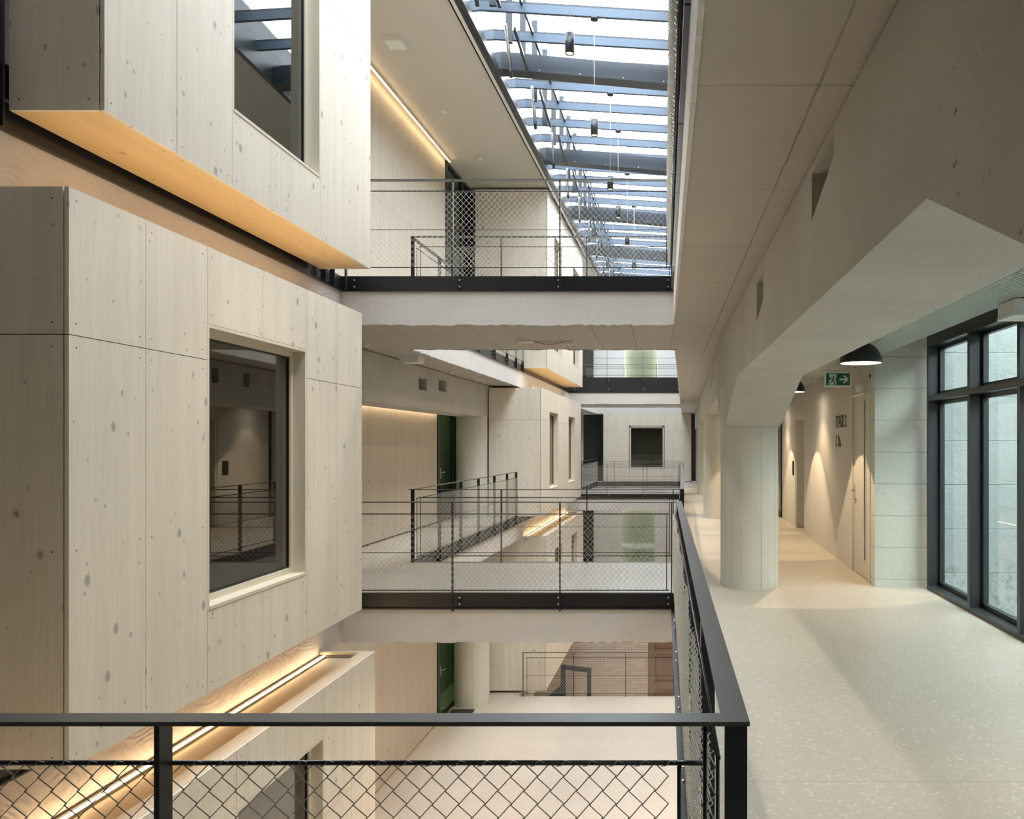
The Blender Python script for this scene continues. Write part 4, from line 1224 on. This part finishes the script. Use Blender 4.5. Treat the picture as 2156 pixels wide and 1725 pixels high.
# far glass door
t = thing('door_6', (dX, 19, 0), 'black framed glass door farther down the right corridor', None); t['kind'] = 'structure'
mb = MB().box(dX - .03, dX + .05, 18.3, 18.38, 0, 2.42).box(dX - .03, dX + .05, 19.72, 19.8, 0, 2.42).box(dX - .03, dX + .05, 18.3, 19.8, 2.34, 2.42).box(dX - .03, dX + .05, 18.3, 19.8, 0, .08)
mb.build('door_frame', 'black', t)
bx(dX, dX + .01, 18.38, 19.72, .08, 2.34).build('pane', 'glass_clear', t)
mb = MB(); mb.tube([(dX - .06, 18.4, 1.05), (dX - .06, 19.0, 1.05)], .012, 8); mb.build('push_bar', 'steel', t)
bx(dX + .24, dX + .249, 18.3, 19.8, 0, 2.42).build('back_panel', 'plaster_white', t)

# wall lettering
Rt = Matrix(((0, 0, -1), (-1, 0, 0), (0, 1, 0))).to_4x4()
def wall_text(body, y, z, size, sx, label):
    cu = bpy.data.curves.new('lettering', 'FONT'); cu.body = body; cu.size = size; cu.extrude = .0015; cu.offset = size * .012
    cu.space_character = 1.12
    o = bpy.data.objects.new('wall_lettering', cu); COL.objects.link(o)
    x, yy, _ = bend((dX - .004, y, z))
    m_ = Matrix.Translation((x, yy, z)) @ Matrix.Rotation(-SH, 4, 'Z') @ Rt @ Matrix.Diagonal((sx, 1, 1, 1))
    o.matrix_world = m_
    cu.materials.append(M['text'])
    dg = bpy.context.evaluated_depsgraph_get()
    me = bpy.data.meshes.new_from_object(o.evaluated_get(dg))
    mo = bpy.data.objects.new('wall_lettering', me); COL.objects.link(mo); mo.matrix_world = m_
    bpy.data.objects.remove(o)
    return tag(mo, label, 'lettering')
wall_text('ETAGE 2', 11.80, 1.845, .235, .80, 'dark ETAGE 2 lettering on the right corridor wall')
ci = wall_text('C', 11.80, 1.575, .235, .80, 'dark letter C under the ETAGE 2 lettering')
mb = MB()
yy = 11.60; pts = [(yy, 1.575), (yy, 1.745)]
for i in range(4):
    pts += [(yy - .05 - .05 * i, 1.745 - .042 * i), (yy - .05 - .05 * i, 1.745 - .042 * (i + 1))]
pts[-1] = (yy - .2, 1.575)
mb.prism([(dX - .005, a, b_) for a, b_ in pts], (.0045, 0, 0))
tag(mb.build('stair_symbol', 'text'), 'dark stair pictogram beside the letter C on the corridor wall', 'pictogram')

# exit sign
sy, sxa, sxb, sza, szb = 9.9, 1.91, 2.232, 2.292, 2.474
sxa -= SH * .4; sxb -= SH * .4
t = thing('exit_sign', ((sxa + sxb) / 2, sy, sza), 'green and white emergency exit sign with running figure and arrow', 'exit sign')
bx(sxa, sxb, sy, sy + .03, sza, szb).build('housing', 'signwhite', t)
gx0, gx1, gz0, gz1 = sxa + .022, sxb - .018, sza + .022, szb - .018
bx(gx0, gx1, sy - .0015, sy, gz0, gz1).build('green_face', 'green', t)
def poly_y(mb, pts, y=sy - .003): mb.prism([(gx0 + (gx1 - gx0) * a, y, gz0 + (gz1 - gz0) * b_) for a, b_ in pts], (0, .0012, 0))
mb = MB(); poly_y(mb, [(.10, .04), (.42, .04), (.42, .94), (.12, .94), (.12, .70), (.18, .62), (.16, .45), (.10, .40)]); mb.build('doorway_symbol', 'signwhite', t)
mb = MB(); q = sy - .0042
poly_y(mb, [(.26, .60), (.33, .60), (.30, .34), (.23, .36)], q)           # torso
poly_y(mb, [(.24, .40), (.30, .38), (.22, .22), (.06, .18), (.06, .24), (.18, .28)], q)  # rear leg
poly_y(mb, [(.27, .40), (.32, .38), (.38, .24), (.36, .06), (.31, .06), (.33, .22)], q)  # front leg
poly_y(mb, [(.28, .62), (.22, .66), (.15, .50), (.18, .47), (.23, .58)], q)  # arm
poly_y(mb, [(.32, .60), (.39, .44), (.43, .47), (.36, .62)], q)
cx_, cz_ = .31, .74
poly_y(mb, [(cx_ + .036 * math.cos(a * PI / 6), cz_ + .085 * math.sin(a * PI / 6)) for a in range(12)], q)
mb.build('running_figure', 'green', t)
mb = MB(); poly_y(mb, [(.56, .42), (.80, .42), (.70, .18), (.79, .18), (.95, .5), (.79, .82), (.70, .82), (.80, .58), (.56, .58)]); mb.build('arrow_symbol', 'signwhite', t)
mb = MB().box(sxa + .04, sxb - .06, sy - .01, sy + .04, szb + .035, szb + .07).box((sxa + sxb) / 2 - .005, (sxa + sxb) / 2 + .005, sy + .01, sy + .02, szb, 2.62).box(sxa + .06, sxa + .07, sy + .01, sy + .02, szb, szb + .04)
mb.build('mounting_bar', 'white', t)
# small alarm device
t = thing('wall_sensor', (2.3, 10.1, 2.4), 'small white sensor on the wall above the door closer', 'sensor')
bx(dX - .03, dX, 10.25, 10.32, 2.46, 2.58).build('housing', 'white', t)
MB().tube([(dX - .028, 10.285, 2.56), (dX - .036, 10.285, 2.56)], .012, 10).build('lens', 'text', t)

# ------------------------------------------------------------------ dome lamps
def dome(x, y, label, light=True, rz=2.405, r=.205):
    t = thing('dome_pendant', (x, y, rz), label, 'pendant lamp', 'black dome pendants of the right corridor')
    out, inn = [], []
    H = .205
    for i in range(15):
        a = PI / 2 * i / 14
        out.append((r * math.cos(a) ** .85 if a < PI / 2 - .01 else .02, H * math.sin(a)))
    MB().lathe((x, y, rz), [((a_ - .006), b_ + .0) for a_, b_ in out[:-1]][::-1] + out[:-1] + [(.02, H)], 40, caps=False).build('shade', 'black', t)
    MB().lathe((x, y, rz), [(0, .009), (r - .009, .008), (r - .009, .003), (0, .004)], 40).build('diffuser', 'bulb', t)
    MB().tube([(x, y, rz + H - .01), (x, y, 2.62 if rz + H < 2.62 else rz + H + .01)], .012, 8).build('stem', 'black', t)
    return t
dome(1.93, 8.15, 'large black dome pendant in front of the concrete wall by the window', True, rz=2.405, r=.205)
dome(1.90, 12.9, 'black dome pendant farther down the corridor, half behind the beam', True, rz=2.42)
dome(1.90, 17.3, 'third black dome pendant down the right corridor')
dome(1.93, 3.8, 'black dome pendant beside the camera')

def spot(name, x, y, z, power, ang, blend=.05, size=.02, parent=None, col=WARM, tilt=(0, 0, 0)):
    ld = bpy.data.lights.new(name, 'SPOT'); ld.energy = power; ld.color = col
    ld.spot_size = math.radians(ang); ld.spot_blend = blend; ld.shadow_soft_size = size
    o = bpy.data.objects.new(name, ld); COL.objects.link(o)
    o.location = bend((x, y, z)); o.rotation_euler = tilt
    return o
# ceiling spots of the right corridor (small cylinders that graze the wall)
for i, y in enumerate((10.16, 13.5, 16.75, 21.0, 25.0, 29.0)):
    x = dX - .85
    t = thing('ceiling_spot', (x, y, 2.5), 'small black recessed ceiling spot of the right corridor, %s' % ['over the corridor door', 'before the lift recess', 'over the lift call panel', 'beyond the glass door', 'beyond the third column', 'farthest from the camera'][i], 'ceiling spot', 'recessed ceiling spots of the right corridor')
    MB().lathe((x, y, 2.56), [(.035, 0), (.045, 0), (.045, .058), (.035, .058)], 20, close=True).build('ring', 'black', t)
    spot('ceiling_spot_light', x, y, 2.555, 130, 78, .06, .01)
for (x, y) in ((1.93, 8.15), (1.93, 3.8), (1.9, 12.9), (1.9, 17.3), (1.9, 22), (1.9, 27), (1.9, 32)):
    spot('dome_light', x, y, 2.39, 55, 110, .6, .12)

for (x, y) in pend:
    y = min(ybars, key=lambda q: abs(q + .03 - y)) + .03
    spot('pendant_spot_light', x, y, 5.9, 160, 76, .35, .05, col=(1.0, .84, .65))

# ------------------------------------------------------------------ unseen round lamps added as fill light on all levels
def round_fill_lamp(x, y, z, power, i):
    t = thing('fill_lamp', (x, y, z), 'added round fill lamp %s' % ['below the near right corridor', 'below the right corridor beyond the bridge', 'under the middle bridge, one level down', 'under the near left gallery, one level down', 'below the right corridor, farther on', 'below the right corridor, farthest', 'under the bridge below the camera', 'on the upper right gallery ceiling, nearer', 'on the upper right gallery ceiling, farther', 'in front of the brick wall on the ground floor', 'behind the lower green glass door', 'behind the eye-level glass door'][i], 'fill lamp', 'added round fill lamps')
    MB().lathe((x, y, z), [(0, 0), (.2, 0), (.2, -.05), (.19, -.05)], 28).build('housing', 'white', t)
    MB().lathe((x, y, z), [(0, -.052), (.19, -.051), (.19, -.05)], 28).build('diffuser', 'bulb', t)
    ld = bpy.data.lights.new('fill_lamp_light', 'AREA'); ld.shape = 'DISK'; ld.size = .38; ld.energy = power; ld.color = (1, .84, .64)
    o = bpy.data.objects.new('fill_lamp_light', ld); COL.objects.link(o); o.location = bend((x, y, z - .07))
lamps = [(1.5, 5, -.55, 70), (1.5, 12, -.55, 70), (-1.7, 10.2, -.55, 50), (-4.4, 3, -.55, 40), (1.5, 20, -.55, 60), (1.5, 28, -.55, 60), (-2.0, 0, -.55, 60),
         (1.6, 12, 7.5, 60), (1.6, 22, 7.5, 60), (1.6, 22, -4.65, 90), (-5.08, 17.9, -.56, 22), (-5.08, 17.9, 2.88, 6)]
for i, a in enumerate(lamps): round_fill_lamp(*a, i)
